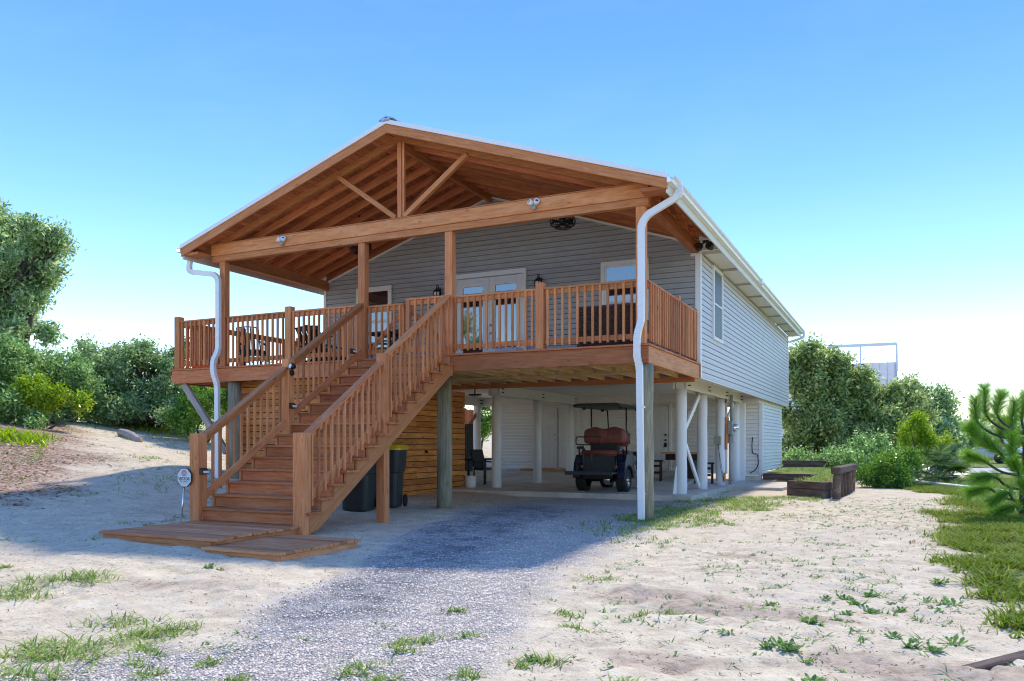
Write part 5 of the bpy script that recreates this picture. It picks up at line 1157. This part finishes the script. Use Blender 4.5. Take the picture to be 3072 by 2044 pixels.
# ------------------------------------------------------------------ vegetation
def unit(n):
    v = rng.normal(size=(n, 3)); return v/np.linalg.norm(v, axis=1, keepdims=True)
def leaf_quads(c, d, size, aspect=.42, fold=.12):
    """diamond leaves at centres c along directions d"""
    n = len(c); d = d/np.linalg.norm(d, axis=1, keepdims=True); s = np.cross(d, unit(n)); s /= np.linalg.norm(s, axis=1, keepdims=True)+1e-9; nn = np.cross(d, s)
    L = size*rng.uniform(.6, 1.25, (n, 1)); w = L*aspect
    a = c; b = c+d*L*.45+s*w*.5+nn*L*fold; t = c+d*L; e = c+d*L*.45-s*w*.5+nn*L*fold
    v = np.stack([a, b, t, e], 1).reshape(-1, 3); f = np.arange(4*n).reshape(-1, 4); return v, f
def tree(name, label, cat, base, blobs, tips, per, leaf, mat, tr=.12, group=None, spread=.22, aspect=.42, bark=None, gaps=.55, lean=(0, 0)):
    """blobs: (offset from base, radii); limbs run from the base to each blob and on to its twig tips"""
    base = Vector(base); t = thing(name, label, cat, base, group=group)
    wood_ = MB(); C = []; Dr = []
    tot = sum(b[1][0]*b[1][1]*b[1][2] for b in blobs)**1
    for o, r_ in blobs:
        cen = base+Vector(o); mid = base.lerp(cen, .5)+Vector((random.uniform(-.3, .3), random.uniform(-.3, .3), -.1*abs(o[2])))
        hub = base.lerp(cen, .8)
        p = [base+Vector((random.uniform(-.1, .1), random.uniform(-.1, .1), -.15)), mid*.6+base*.4, mid, hub, cen]
        p = [p[0]]+[Vector(q)+Vector(mnoise.noise_vector(Vector(q)*.9))*.12 for q in p[1:]]
        pp = []
        for a, b in zip(p[:-1], p[1:]):
            for k in range(3): pp.append(a.lerp(b, k/3))
        pp.append(p[-1]); rr = [tr*(1-.78*i/(len(pp)-1)) for i in range(len(pp))]
        wood_.tube(pp, rr, 7, False)
        m = max(12, int(tips*(r_[0]*r_[1]*r_[2])/tot)); K = max(5, m//16); ra = np.array(r_)
        cc0 = unit(K)*(rng.random((K, 1))**.36)*ra*rng.uniform(.78, 1.16, (K, 1)); cr = rng.uniform(.20, .36, K)
        for j in range(K):
            ck = np.array(cen)+cc0[j]; h0 = np.array(hub.lerp(cen, random.random())); wood_.tube([h0, (h0+ck)/2+rng.normal(size=3)*.14, ck], [tr*.26, tr*.17, tr*.08], 4, False)
            mm = max(3, int(m/K*rng.uniform(.4, 1.6))); u = unit(mm)*(rng.random((mm, 1))**.5)*ra*cr[j]; u[:, 2] *= .75
            for q in u:
                tip = ck+q; md = (ck+tip)/2+rng.normal(size=3)*.06
                if random.random() < .5: wood_.tube([ck, md, tip], [tr*.09, tr*.07, tr*.03], 3, False)
                ax = tip-md; ax = ax/(np.linalg.norm(ax)+1e-9); k = rng.integers(int(per*.5), int(per*1.5)+1)
                al = rng.random((k, 1)); cc = tip-ax*al*spread*1.6+rng.normal(size=(k, 3))*spread*.55
                C.append(cc); Dr.append(ax*.7+unit(k)*1.0+np.array([0, 0, .15]))
    tk = wood_.build('trunk', bark or M_BARK, t, Matrix.Translation(base), True)
    v, f = leaf_quads(np.concatenate(C), np.concatenate(Dr), leaf, aspect)
    npmesh('crown', v-np.array(base), f, mat, t, False, Matrix.Translation(base))
    return t
def vn3(p):
    return vnoise(p[:, 0]*1.3+p[:, 2]*.7, p[:, 1]*1.3-p[:, 2]*.9)+.5*vnoise(p[:, 0]*2.9, p[:, 2]*2.7)
def fpg(u, d, sink=0):
    p = fp(u, 1018.9, d); return Vector((p.x, p.y, hz(p.x, p.y)-sink))
def blob(base, u, v, d, rx, rz, ry=None):
    """crown part seen centred at u,v at depth d"""
    p = fp(u, v, d); ry = ry or rx; return (tuple(p-base), (rx, ry, rz))
def pxtree(name, label, cat, ub, d, parts, tips, per, leaf, mat, **kw):
    """parts: (u, v, half width px, half height px, depth offset)"""
    base = fpg(ub, d); k = d/1840.55
    bl = [blob(base, u, v, d+dd, hw*k, hh*k, max(hw, hh)*k*.8) for u, v, hw, hh, dd in parts]
    return tree(name, label, cat, base, bl, tips, per, leaf, mat, **kw)
# left bank
pxtree('oak_tree', 'tall grey-green oak at the left edge above the shrubs', 'tree', -60, 29, [(-30, 560, 150, 105, 0), (60, 590, 105, 95, -1), (30, 690, 120, 85, 0), (-60, 720, 130, 95, .5), (118, 580, 62, 48, -.6), (60, 740, 72, 62, -1.), (-120, 600, 100, 120, 0), (20, 520, 70, 55, 0)], 2300, 26, .19, L_OAK, tr=.26, spread=.28)
pxtree('shrub', 'low shrub with twisted bare limbs left of the deck, behind the driftwood', 'shrub', 345, 28., [(330, 870, 105, 85, 0), (430, 880, 90, 85, .5), (240, 890, 90, 85, 0), (380, 822, 100, 44, .3), (480, 865, 70, 75, 1), (290, 945, 120, 34, -.6), (440, 945, 95, 34, -.2), (200, 840, 70, 50, .6), (290, 812, 60, 34, .3), (160, 880, 70, 70, .4), (230, 820, 60, 36, .2), (350, 960, 150, 22, -.8)], 3200, 18, .14, L_OAK, tr=.13, spread=.2, gaps=.45)
pxtree('shrub', 'dense dark shrub at the far left under the oak', 'shrub', 60, 25.5, [(30, 860, 95, 70, 0), (120, 870, 85, 75, 0), (60, 940, 110, 55, -.5), (170, 915, 75, 70, .4)], 1500, 20, .13, L_SHRUB, tr=.1, spread=.2)
pxtree('shrub', 'bright lime green shrub glowing between the left shrubs', 'shrub', 95, 23.4, [(70, 905, 36, 30, 0), (120, 920, 32, 26, .2), (190, 930, 24, 18, .3)], 300, 22, .11, L_LIME, tr=.04, spread=.16)
pxtree('shrub', 'mid green shrub left of the oak trunk base', 'shrub', -60, 24, [(-30, 850, 100, 80, 0), (20, 825, 90, 45, .4), (-20, 940, 90, 50, -.8), (60, 965, 60, 26, -1)], 1000, 20, .125, L_SHRUB, tr=.08, spread=.2)
pxtree('shrub', 'leafy shrub under the left deck corner behind the grey brace', 'shrub', 470, 26, [(470, 935, 75, 48, 0), (550, 915, 75, 60, .6), (420, 962, 60, 28, -.5)], 700, 22, .125, L_BRIGHT, tr=.05, spread=.18)
pxtree('shrub', 'dark shrub seen behind the open left side of the carport', 'shrub', 1105, 36, [(1090, 985, 60, 40, 0), (1120, 960, 40, 40, 0), (1050, 990, 50, 35, 1)], 400, 22, .16, L_BRIGHT, tr=.08, spread=.22)
for i, (u, d) in enumerate(((-150, 33), (640, 40), (760, 44), (250, 36), (430, 38))):
    pxtree('shrub', ['shrub at the far left edge behind the oak', 'distant shrub seen through the left deck railing', 'distant shrub far behind the left side of the deck', 'back row shrub behind the twisted shrub', 'back row shrub just left of the deck corner'][i], 'shrub', u, d, [(u, 910, 100, 70, 0), (u+60, 940, 90, 60, 1), (u-70, 940, 90, 60, 1)], 600, 18, .18, L_SHRUB, tr=.1, spread=.28)
# right background
pxtree('oak_tree', 'olive oak rising just behind the far corner of the house', 'tree', 1850, 38, [(1850, 870, 60, 70, 0), (1905, 880, 62, 75, 0), (1840, 960, 50, 70, -.5), (1890, 980, 70, 60, -1), (1870, 820, 48, 32, 0), (1912, 852, 34, 34, .5), (1830, 1050, 40, 60, -1), (1900, 1060, 70, 50, -1)], 2200, 17, .23, L_OLIVE, tr=.2, spread=.33, gaps=.68)
pxtree('oak_tree', 'broad olive oak below the neighbouring roof', 'tree', 2000, 38, [(1990, 915, 70, 60, 0), (2050, 930, 60, 60, 0), (1970, 990, 70, 60, -1), (2040, 1000, 70, 60, -1), (2085, 910, 44, 40, .5), (2110, 960, 50, 46, .5), (1940, 930, 60, 60, 0)], 1700, 17, .23, L_OLIVE, tr=.2, spread=.33, gaps=.68)
pxtree('oak_tree', 'grey-green oak at the right end of the oak row', 'tree', 2120, 44, [(2105, 945, 50, 45, 0), (2160, 945, 40, 42, 0), (2130, 1000, 70, 50, -1), (2180, 925, 28, 22, 0), (2200, 990, 46, 44, 0), (2225, 1010, 40, 36, 0), (2130, 920, 44, 34, 0), (2150, 970, 60, 44, -.5), (2090, 1010, 60, 50, -1)], 1500, 18, .24, L_OAK, tr=.2, spread=.36, gaps=.6)
pxtree('shrub', 'shaded shrub below the oaks beside the storage room corner', 'shrub', 1850, 32, [(1830, 1080, 40, 40, 0), (1880, 1085, 60, 35, 0), (1930, 1080, 50, 45, 0)], 700, 22, .12, L_SHRUB, tr=.08, spread=.24)
pxtree('shrub', 'dark shrub between the timber planter and the bright bush', 'shrub', 1975, 29, [(1960, 1070, 50, 45, 0), (2010, 1055, 50, 50, .4), (1990, 1100, 50, 24, -.5)], 620, 22, .12, L_SHRUB, tr=.08, spread=.24)
pxtree('bush', 'bright green bush right of the timber planter', 'bush', 2045, 23.5, [(2040, 1085, 50, 38, 0), (2080, 1060, 36, 32, .2), (2010, 1095, 34, 28, 0), (2060, 1105, 40, 18, -.4)], 620, 26, .085, L_BRIGHT, tr=.05, spread=.16)
pxtree('vine_thicket', 'yellow-green vine draped over the oaks behind the palmetto', 'vine', 2110, 31, [(2095, 975, 24, 22, 0), (2120, 1000, 26, 24, 0), (2150, 1025, 34, 20, 0), (2105, 1030, 30, 20, 0)], 360, 22, .11, L_LIME, tr=.05, spread=.2)
pxtree('shrub', 'loose shrub behind the marker post', 'shrub', 2190, 33, [(2170, 1045, 34, 26, 0), (2205, 1060, 28, 22, 0)], 300, 20, .11, L_BRIGHT if False else L_OLIVE, tr=.05, spread=.22)
for i, (u, d, v, mt) in enumerate(((2230, 62, 1000, L_SHRUB), (2300, 70, 1000, L_OLIVE), (2370, 66, 995, L_SHRUB), (2180, 70, 985, L_SHRUB), (2440, 60, 990, L_OLIVE))):
    pxtree('far_tree', ['dark far tree left of the young pine', 'olive far tree straight behind the young pine', 'dark far tree at the right edge behind the pine', 'dark far tree between oak row and pine', 'olive far tree beyond the right edge'][i], 'tree', u, d, [(u, v, 50, 34, 0), (u+30, v+22, 50, 26, 1), (u-36, v+20, 44, 28, 1)], 420, 20, .26, mt, tr=.2, spread=.5, group='far trees')
for i, (u, d) in enumerate(((2560, 72), (2700, 80), (2860, 74), (3020, 82))):
    pxtree('far_tree', ['first', 'second', 'third', 'fourth'][i]+' far tree to the right of the young pine, beyond the road', 'tree', u, d, [(u, 985, 66, 44, 0), (u+50, 1000, 60, 34, 1), (u-56, 1000, 60, 34, 1)], 260, 16, .42, (L_SHRUB, L_OLIVE)[i % 2], tr=.2, spread=.6, group='far trees')
for i, (x, y, h) in enumerate(((-24, -31, 10.5), (-17, -34, 9.5), (-10, -33, 9))):
    b0 = Vector((x, y, hz(x, y))); tree('oak_tree', ['tall oak mirrored in the left pane of the porch doors', 'tall oak mirrored in the right pane of the porch doors', 'oak mirrored in the right porch window'][i], 'tree', b0, [((0, 0, h*.62), (3.6, 3., h*.36)), ((2.4, .5, h*.5), (2.4, 2.4, h*.28)), ((-2.4, 0, h*.5), (2.4, 2.4, h*.28)), ((0, .5, h*.25), (3.4, 2.5, h*.22))], 500, 16, .4, L_OLIVE, tr=.3, spread=.6, group='oaks across the lane')
# palmetto
pb_ = fpg(2140, 25); t = thing('palmetto', 'saw palmetto with fan leaves left of the marker post', 'palmetto', pb_)
stm = MB(); V = []; F = []; nq = 0
for k in range(34):
    a = random.uniform(0, 6.28); el = random.uniform(.15, 1.35); L0 = random.uniform(.55, 1.15); di = Vector((math.cos(a)*math.cos(el), math.sin(a)*math.cos(el), math.sin(el)))
    p0 = pb_+Vector((random.uniform(-.25, .25), random.uniform(-.25, .25), .02)); p1 = p0+di*L0; stm.tube([p0, p0.lerp(p1, .6)+Vector((0, 0, .05)), p1], .012, 4, False)
    sd = di.cross(Vector((0, 0, 1))); sd.normalize(); nr = di.cross(sd)
    for j in range(17):
        th = (j-8)/8*1.75; dd = (di*math.cos(th)+sd*math.sin(th)+nr*.12).normalized(); ln = random.uniform(.42, .55); s2 = dd.cross(nr).normalized()*.03
        q = [p1, p1+dd*ln*.5+s2, p1+dd*ln+Vector((0, 0, -.06)), p1+dd*ln*.5-s2]; V += [tuple(x-pb_) for x in q]; F.append((nq, nq+1, nq+2, nq+3)); nq += 4
stm.build('stalks', L_PALM, t, Matrix.Translation(pb_)); npmesh('fronds', np.array(V), np.array(F), L_PALM, t, False, Matrix.Translation(pb_))
# young pine at the right edge
def pine(base, spec, label, seed):
    r_ = random.Random(seed); t = thing('pine_sapling', label, 'tree', base); wd = MB(); Cn = []; Dn = []
    top = base+Vector((.1, 0, 2.0)); wd.tube([base-Vector((0, 0, .1)), base+Vector((.03, 0, .9)), top], [.06, .045, .02], 8)
    for st, end, tipup in spec:
        a = base.lerp(top, st); b = base+Vector(end); m = a.lerp(b, .6)-Vector((0, 0, .10)); c2 = b+Vector(tipup)
        pts = [a, m, b, c2]; wd.tube(fillet(pts, .25, 4), [.022]*len(fillet(pts, .25, 4)), 6)
        ax = [(b-m).normalized(), (c2-b).normalized()]
        for seg0, seg1, n in ((m.lerp(b, .55), b, 240), (b, c2, 1050)):
            dv = np.array((seg1-seg0).normalized()); tt = rng.random((n, 1)); cc = np.array(seg0)+(np.array(seg1)-np.array(seg0))*tt
            rad = unit(n); rad -= dv*(rad@dv)[:, None]; rad /= np.linalg.norm(rad, axis=1, keepdims=True)
            Cn.append(cc); Dn.append(dv*rng.uniform(.5, 1.3, (n, 1))+rad*rng.uniform(.5, 1., (n, 1))-np.array([0, 0, .12]))
    wd.build('trunk', M_BARK, t, Matrix.Translation(base), True)
    v, f = leaf_quads(np.concatenate(Cn), np.concatenate(Dn), .205, .023, .02); npmesh('needles', v-np.array(base), f, L_NEEDLE, t, False, Matrix.Translation(base))
pbase = fpg(2352, 14.2); spec = []
for u, v, du, dv_, dd in ((2245, 975, 0, 45, 0), (2268, 960, -2, 55, .15), (2290, 955, 12, 40, 0), (2255, 1015, -18, 25, -.2), (2326, 985, 8, 50, .2), (2350, 960, 10, 40, .3), (2300, 1040, -30, 25, -.4), (2330, 1050, 0, 40, -.5), (2265, 1060, -30, 10, -.1), (2290, 1095, -35, -5, -.5), (2320, 1130, -30, -20, -.6), (2345, 1090, -10, 20, -.9), (2370, 1020, 20, 50, -.3), (2380, 1080, 20, 20, -.8), (2275, 1120, -35, -10, 0), (2340, 1165, -40, -12, -.5), (2300, 1010, 10, 35, .5), (2360, 1130, 0, 10, -1.)):
    e = fp(u, v, 14.2+dd); t2 = fp(u+du, v-dv_, 14.2+dd); spec.append((min(.98, max(.1, (e.z-.25)/2.1)), tuple(e-pbase), tuple((t2-e)*1.25)))
pine(pbase, spec, 'young bright green pine at the right edge of the yard', 5)
# ------------------------------------------------------------------ grass, weeds, litter, gravel
def blades(px, py, n, hgt_, rad, width=.006, lean=.6):
    """tufts: n blades at each of the points"""
    m = len(px); X0 = np.repeat(px, n)+rng.normal(size=m*n)*np.repeat(rad, n); Y0 = np.repeat(py, n)+rng.normal(size=m*n)*np.repeat(rad, n)
    Z0 = height(X0, Y0)-.005; h = np.repeat(hgt_, n)*rng.uniform(.4, 1.15, m*n); a = rng.uniform(0, 6.283, m*n); l = h*rng.uniform(.1, lean*1.6, m*n)
    b = np.stack([X0, Y0, Z0], -1); d = np.stack([np.cos(a)*l, np.sin(a)*l, h*.55], -1); d2 = np.stack([np.cos(a)*l*2.1, np.sin(a)*l*2.1, h*.85], -1)
    s = np.stack([-np.sin(a), np.cos(a), a*0], -1)*width*rng.uniform(.6, 1.4, (m*n, 1))
    v = np.stack([b-s, b+s, b+d+s*.8, b+d-s*.8, b+d2], 1).reshape(-1, 3); i = np.arange(m*n)*5
    f = np.concatenate([np.stack([i, i+1, i+2, i+3], -1)]); f2 = np.stack([i+3, i+2, i+4, i+4], -1)
    return v, f, f2
def grass_obj(name, px, py, n, h, rad, mat, label, cat='grass', width=.006, lean=.6, kind='stuff'):
    px, py = np.asarray(px, float), np.asarray(py, float); h = np.broadcast_to(np.asarray(h, float), px.shape); rad = np.broadcast_to(np.asarray(rad, float), px.shape)
    v, f, f2 = blades(px, py, n, h, rad, width, lean); me = bpy.data.meshes.new(name); nv = len(v); tri = f2[:, :3]
    me.vertices.add(nv); me.vertices.foreach_set('co', v.astype(np.float32).ravel()); loops = np.concatenate([f.ravel(), tri.ravel()]); me.loops.add(len(loops)); me.loops.foreach_set('vertex_index', loops.astype(np.int32))
    st = np.concatenate([np.arange(len(f))*4, len(f)*4+np.arange(len(tri))*3]).astype(np.int32); me.polygons.add(len(st)); me.polygons.foreach_set('loop_start', st); me.update(calc_edges=True); me.materials.append(mat)
    o = link(bpy.data.objects.new(name, me)); tag(o, label, cat, kind=kind); return o
def scatter(n, x0, x1, y0, y1, fn):
    x = rng.uniform(x0, x1, n); y = rng.uniform(y0, y1, n); k = rng.random(n) < fn(x, y); return x[k], y[k]
def free(x, y):
    """0 where house, platforms and planter stand"""
    b = (x > -9.3) & (x < -.4) & (y > 5.) & (y < 20) | (x > -6.1) & (x < -3.7) & (y > -6) & (y < .2) | (x > -3.95) & (x < -2.5) & (y > -6.2) & (y < -4.4) | (x > -10) & (x < -6.9) & (y > .4) & (y < 6.1) | (x > -.3) & (x < 2.75) & (y > 6.9) & (y < 19)|(x > -.5) & (x < 1.4) & (y > 9.6) & (y < 14)
    return ~b
zf = lambda i: (lambda x, y: zones(x, y)[i])
# verge on the right: dense short grass with dry patches
x, y = scatter(95000, 4., 14, -9, 20, lambda x, y: zones(x, y)[2]*np.clip(1.25-.03*(y+8), .3, 1)*(fbm(x, y, .8, 3) > -.42)); grass_obj('verge_grass', x, y, 7, .11, .05, L_VERGE, 'green grass covering the verge on the right', width=.009, lean=.8)
x, y = scatter(9000, 3.6, 16, -9, 16, lambda x, y: sstep(-.9, .6, polydist(x, y, P_GRASS))*(fbm(x+50, y, .9, 3) > .12)); grass_obj('dry_grass', x, y, 6, .08, .06, L_DRY, 'dry straw coloured grass in the right verge', lean=1.1)
x, y = scatter(5000, 5.2, 12, 5, 15, lambda x, y: (fbm(x, y, .5, 2) > -.05)*.8); grass_obj('tall_grass', x, y, 6, .28, .06, L_LIME if False else L_GRASS, 'taller yellow-green grass beneath the pine', lean=.4)
# sparse weeds on the sand
def sandy(x, y): zd_, zw_, zg_, zl_ = zones(x, y); return free(x, y)*(1-zd_)*(1-.75*zw_)
x, y = scatter(5200, -1., 5.2, -10, 8, lambda x, y: sandy(x, y)*np.clip(.12+.55*sstep(.8, 4.2, x)*sstep(-9.5, -2, y)+.9*(fbm(x, y, 1.1, 3) > .12), 0, 1)*.5); grass_obj('sparse_weeds', x, y, 6, .04, .02, L_WEED, 'sparse small weeds scattered over the pale sand', 'weeds', .006, 1.2)
x, y = scatter(2600, -.8, 2.2, -3.5, 9.5, lambda x, y: free(x, y)*sstep(-.4, .3, fbm(x, y, .9, 3)+.45-.55*np.abs(x-.2-.08*y))*sstep(-3.4, 1, y)); grass_obj('slab_edge_grass', x, y, 8, .085, .045, L_GRASS, 'green grass growing along the carport slab', lean=.8)
x, y = scatter(2600, -14, -5.5, -6.5, 4, lambda x, y: free(x, y)*(fbm(x, y, .9, 3) > .08)*.45); grass_obj('bank_weeds', x, y, 6, .06, .035, L_WEED, 'sparse weeds on the sandy bank at left', 'weeds', .006, 1.)
x, y = scatter(1500, -22, -9, -3, 9, lambda x, y: (fbm(x, y, .5, 3) > .1)*.7); grass_obj('bank_grass', x, y, 7, .12, .08, L_GRASS, 'grass along the crest of the left bank', lean=.7)
lp = [gp(u, v) for u, v in ((440, 978), (470, 975), (420, 982), (395, 985), (350, 990), (20, 1010), (45, 1008), (480, 972))]
grass_obj('crest_weeds', [p.x for p in lp for _ in range(30)]+rng.normal(size=30*len(lp))*.5, [p.y for p in lp for _ in range(30)]+rng.normal(size=30*len(lp))*.4, 8, .22, .12, L_LIME, 'bright green weeds at the foot of the left shrubs', 'weeds', .018, .6)
x, y = scatter(520, .2, 2.4, 7.4, 18, lambda x, y: (x > 1.5+0*y)|(y > 13.8)); v, f, f2 = blades(x, y, 6, np.full(len(x), .12), np.full(len(x), .05)); v[:, 2] += .37
npmesh('planter_grass', v, f, L_GRASS); tag(bpy.data.objects['planter_grass'], 'grass growing inside the timber planter', 'grass', kind='stuff')
# individual tufts and rosettes
PATCH = [('long green grass patch at the left edge of the foreground', [(-3.4, -8.59), (-3.15, -8.75), (-3.5, -8.5)], .13), ('long green grass patch below the left end of the upper platform', [(-3.68, -8.19), (-3.57, -7.94), (-3.44, -7.78), (-3.3, -7.9)], .14), ('large grass patch filling the bottom left corner', [(-1.29, -9.93), (-1.18, -9.8), (-1.4, -9.7), (-1.01, -9.76), (-1.07, -9.43), (-1.25, -9.6)], .14), ('small grass patch above the bottom left grass', [(-1.51, -8.89), (-1.72, -8.93)], .11), ('wispy grass patch between bottom left grass and gravel', [(-1.16, -9.04), (-1.10, -9.03), (-1.05, -9.02), (-1.0, -9.0)], .10), ('grass patch on the very bottom edge at left', [(-.86, -10.18), (-.7, -10.1)], .12), ('green grass at the foot of the front right pile', [(-.02, -.05), (.2, .1), (-.3, -.1), (.35, -.6)], .13), ('short grass clump where gravel meets the sand', [(1.06, -5.71), (1.2, -5.6)], .06)]
for lab, pts, h in PATCH:
    px_ = np.repeat([p[0] for p in pts], 5); py_ = np.repeat([p[1] for p in pts], 5); grass_obj('grass_patch', px_+rng.normal(size=len(px_))*.07, py_+rng.normal(size=len(px_))*.09, 13, h*.72, .085, L_GRASS, lab, 'grass patch', .005, 1.15, None)
GT = [(-.68, -9.38), (-.15, -9.42), (-4.54, -7.99), (.69, -8.53), (.86, -8.68), (.8, -9.05), (.83, -9.26), (.76, -8.37), (.96, -8.17), (1.62, -7.64), (1.72, -8.6), (1.48, -9.06), (1.82, -8.55), (1.3, -7.11), (.49, -1.23), (-.3, -9.8), (-.5, -9.6), (.3, -9.6), (.1, -9.9), (1.1, -9.3), (.5, -7.4), (2.0, -7.0), (2.3, -8.9)]
gpx = np.repeat([p[0] for p in GT], 3); gpy = np.repeat([p[1] for p in GT], 3); grass_obj('sparse_grass', gpx+rng.normal(size=len(gpx))*.06, gpy+rng.normal(size=len(gpx))*.05, 22, .055, .03, L_GRASS, 'small grass tufts dotted over gravel and sand', 'grass', .005, .9)
WD = [(2.7, -7.35), (3.18, -6.7), (3.36, -6.49), (3.43, -6.21), (3.01, -7.65), (3.15, -7.68), (3.08, -7.6), (3.29, -7.89), (3.36, -8.36), (3.22, -5.59), (3.38, -5.51), (3.56, -5.18), (4.02, -5.36), (4.09, -5.82), (3.81, -5.82), (3.74, -5.49), (3.47, -5.77), (3.6, -6.06), (4.19, -5.42), (4.16, -4.35), (2.82, -6.08), (3.77, -6.96), (3.86, -7.2), (4.0, -7.22), (4.14, -6.97), (3.9, -7.05), (-2.75, -6.79), (-2.95, -6.75), (1.72, -8.57)]
def rosette(s, n, seed):
    r_ = np.random.default_rng(seed); V = []; F = []; q = 0
    for k in range(n):
        a = r_.uniform(0, 6.28); el = r_.uniform(.08, .8); L = s*r_.uniform(.4, 1.15); d = np.array([math.cos(a)*math.cos(el), math.sin(a)*math.cos(el), math.sin(el)]); sd = np.array([-math.sin(a), math.cos(a), 0]); o = np.array([r_.normal()*s*.22, r_.normal()*s*.22, 0.])
        for (t0, w0), (t1, w1) in zip(((0, .02), (.45, .09), (.8, .17)), ((.45, .09), (.8, .17), (1.02, .06))):
            for t_, w in ((t0, w0), (t1, w1)): pass
            p = [o+d*L*t0-sd*L*w0, o+d*L*t0+sd*L*w0, o+d*L*t1+sd*L*w1, o+d*L*t1-sd*L*w1]; V += p; F.append((q, q+1, q+2, q+3)); q += 4
    me = bpy.data.meshes.new('weed_rosette'); me.from_pydata([tuple(p) for p in V], [], F); me.materials.append(L_WEED); return me
RM = [rosette(.085, 22+6*s, s) for s in range(6)]
def uv_(x, y):
    d = Vector((x, y, 0))-CAM; return d.dot(FW), d.dot(RT)
ORD = ['nearest', 'second nearest', 'third nearest', 'fourth nearest', 'fifth nearest', 'sixth nearest', 'seventh nearest', 'eighth nearest', 'ninth nearest', 'tenth nearest', 'eleventh nearest', 'twelfth nearest', 'thirteenth nearest', 'fourteenth nearest', 'fifteenth nearest', 'sixteenth nearest', 'seventeenth nearest', 'eighteenth nearest', 'nineteenth nearest', 'twentieth nearest', 'twenty-first nearest', 'twenty-second nearest', 'twenty-third nearest', 'twenty-fourth nearest', 'twenty-fifth nearest', 'farthest']
right = sorted([p for p in WD if p[0] > 2], key=lambda p: uv_(*p)[0])
for i, (x, y) in enumerate(WD):
    s = random.uniform(.55, 1.2); o = link(bpy.data.objects.new('weed_rosette', RM[i % 6]), Matrix.Translation((x, y, hz(x, y)-.005)) @ Matrix.Rotation(random.uniform(0, 6), 4, 'Z') @ Matrix.Scale(s, 4))
    lab = 'leafy weed rosette in the right foreground sand, '+ORD[min(right.index((x, y)), 25)]+' to the camera' if x > 2 else 'leafy weed right below the lower edge of the upper platform' if (x, y) == (-2.95, -6.75) else 'leafy weed in the sand below the two platforms' if y > -8 else 'leafy weed at the right edge of the pale gravel'
    tag(o, lab.replace('farthest to', 'farthest from'), 'weed', 'leafy weeds in the sand')
# leaf and twig litter
def litter(name, x, y, s, mat, label, asp):
    n = len(x); a = rng.uniform(0, 6.283, n); L = s*rng.uniform(.4, 1.4, n); z = height(x, y)+.004; c_ = np.stack([x, y, z], -1); d = np.stack([np.cos(a)*L, np.sin(a)*L, rng.uniform(0, .35, n)*L], -1); sd = np.stack([-np.sin(a)*L*asp, np.cos(a)*L*asp, rng.uniform(-.2, .4, n)*L*asp], -1)
    v = np.stack([c_-d*.5, c_+sd*.5, c_+d*.5, c_-sd*.5], 1).reshape(-1, 3); o = npmesh(name, v, np.arange(4*n).reshape(-1, 4), mat); tag(o, label, 'litter', kind='stuff')
x, y = scatter(150000, -14, 5.2, -10.8, 6, lambda x, y: free(x, y)*(1-.8*zones(x, y)[1])*np.where(x < -.5, .45, .16+.84*(fbm(x, y, .9, 3) > .02))*.5*np.where(x < -3.5, 1.6, 1)); litter('twig_litter', x, y, .042, L_LITTER, 'small dark twigs and plant scraps strewn over the sand', .16)
x, y = scatter(26000, -26, -6.5, -7, 8, lambda x, y: zones(x, y)[3]*free(x, y)*.8); litter('leaf_litter', x, y, .07, L_LITTER, 'brown fallen leaves covering the left bank', .5)
def stones(name, x, y, s, mat, label):
    n = len(x); z = height(x, y); r_ = s*rng.uniform(.5, 1.35, (n, 1, 1)); o = np.array([(1, 0, 0), (0, 1, 0), (-1, 0, 0), (0, -1, 0), (.1, .1, .7), (-.1, 0, -.4)]); pts = o[None]*r_*rng.uniform(.6, 1.3, (n, 6, 1)); a = rng.uniform(0, 6.28, n); ca_, sa_ = np.cos(a)[:, None], np.sin(a)[:, None]
    px, py = pts[..., 0]*ca_-pts[..., 1]*sa_, pts[..., 0]*sa_+pts[..., 1]*ca_; v = np.stack([px+x[:, None], py+y[:, None], pts[..., 2]+z[:, None]+.002], -1).reshape(-1, 3)
    T_ = np.array([(0, 1, 4), (1, 2, 4), (2, 3, 4), (3, 0, 4)]); f = (np.arange(n)[:, None, None]*6+T_[None]).reshape(-1, 3); ob = npmesh(name, v, f, mat); tag(ob, label, 'gravel', kind='stuff')
dens = lambda x, y: np.clip(1.0-.075*(y+10), .12, 1)
x, y = scatter(190000, -4, 2.6, -11.2, 3, lambda x, y: zones(x, y)[1]*(1-.85*zones(x, y)[0])*dens(x, y)*free(x, y)); stones('white_gravel', x, y, .0095, M_STW, 'white shell gravel of the driveway')
x, y = scatter(100000, -4, .8, -10, 3, lambda x, y: zones(x, y)[0]*dens(x, y)*np.where(fbm(x, y, 1.7, 3) > .22, .25, 1.)); stones('grey_gravel', x, y, .0095, M_STD, 'blue-grey gravel strip along the driveway')
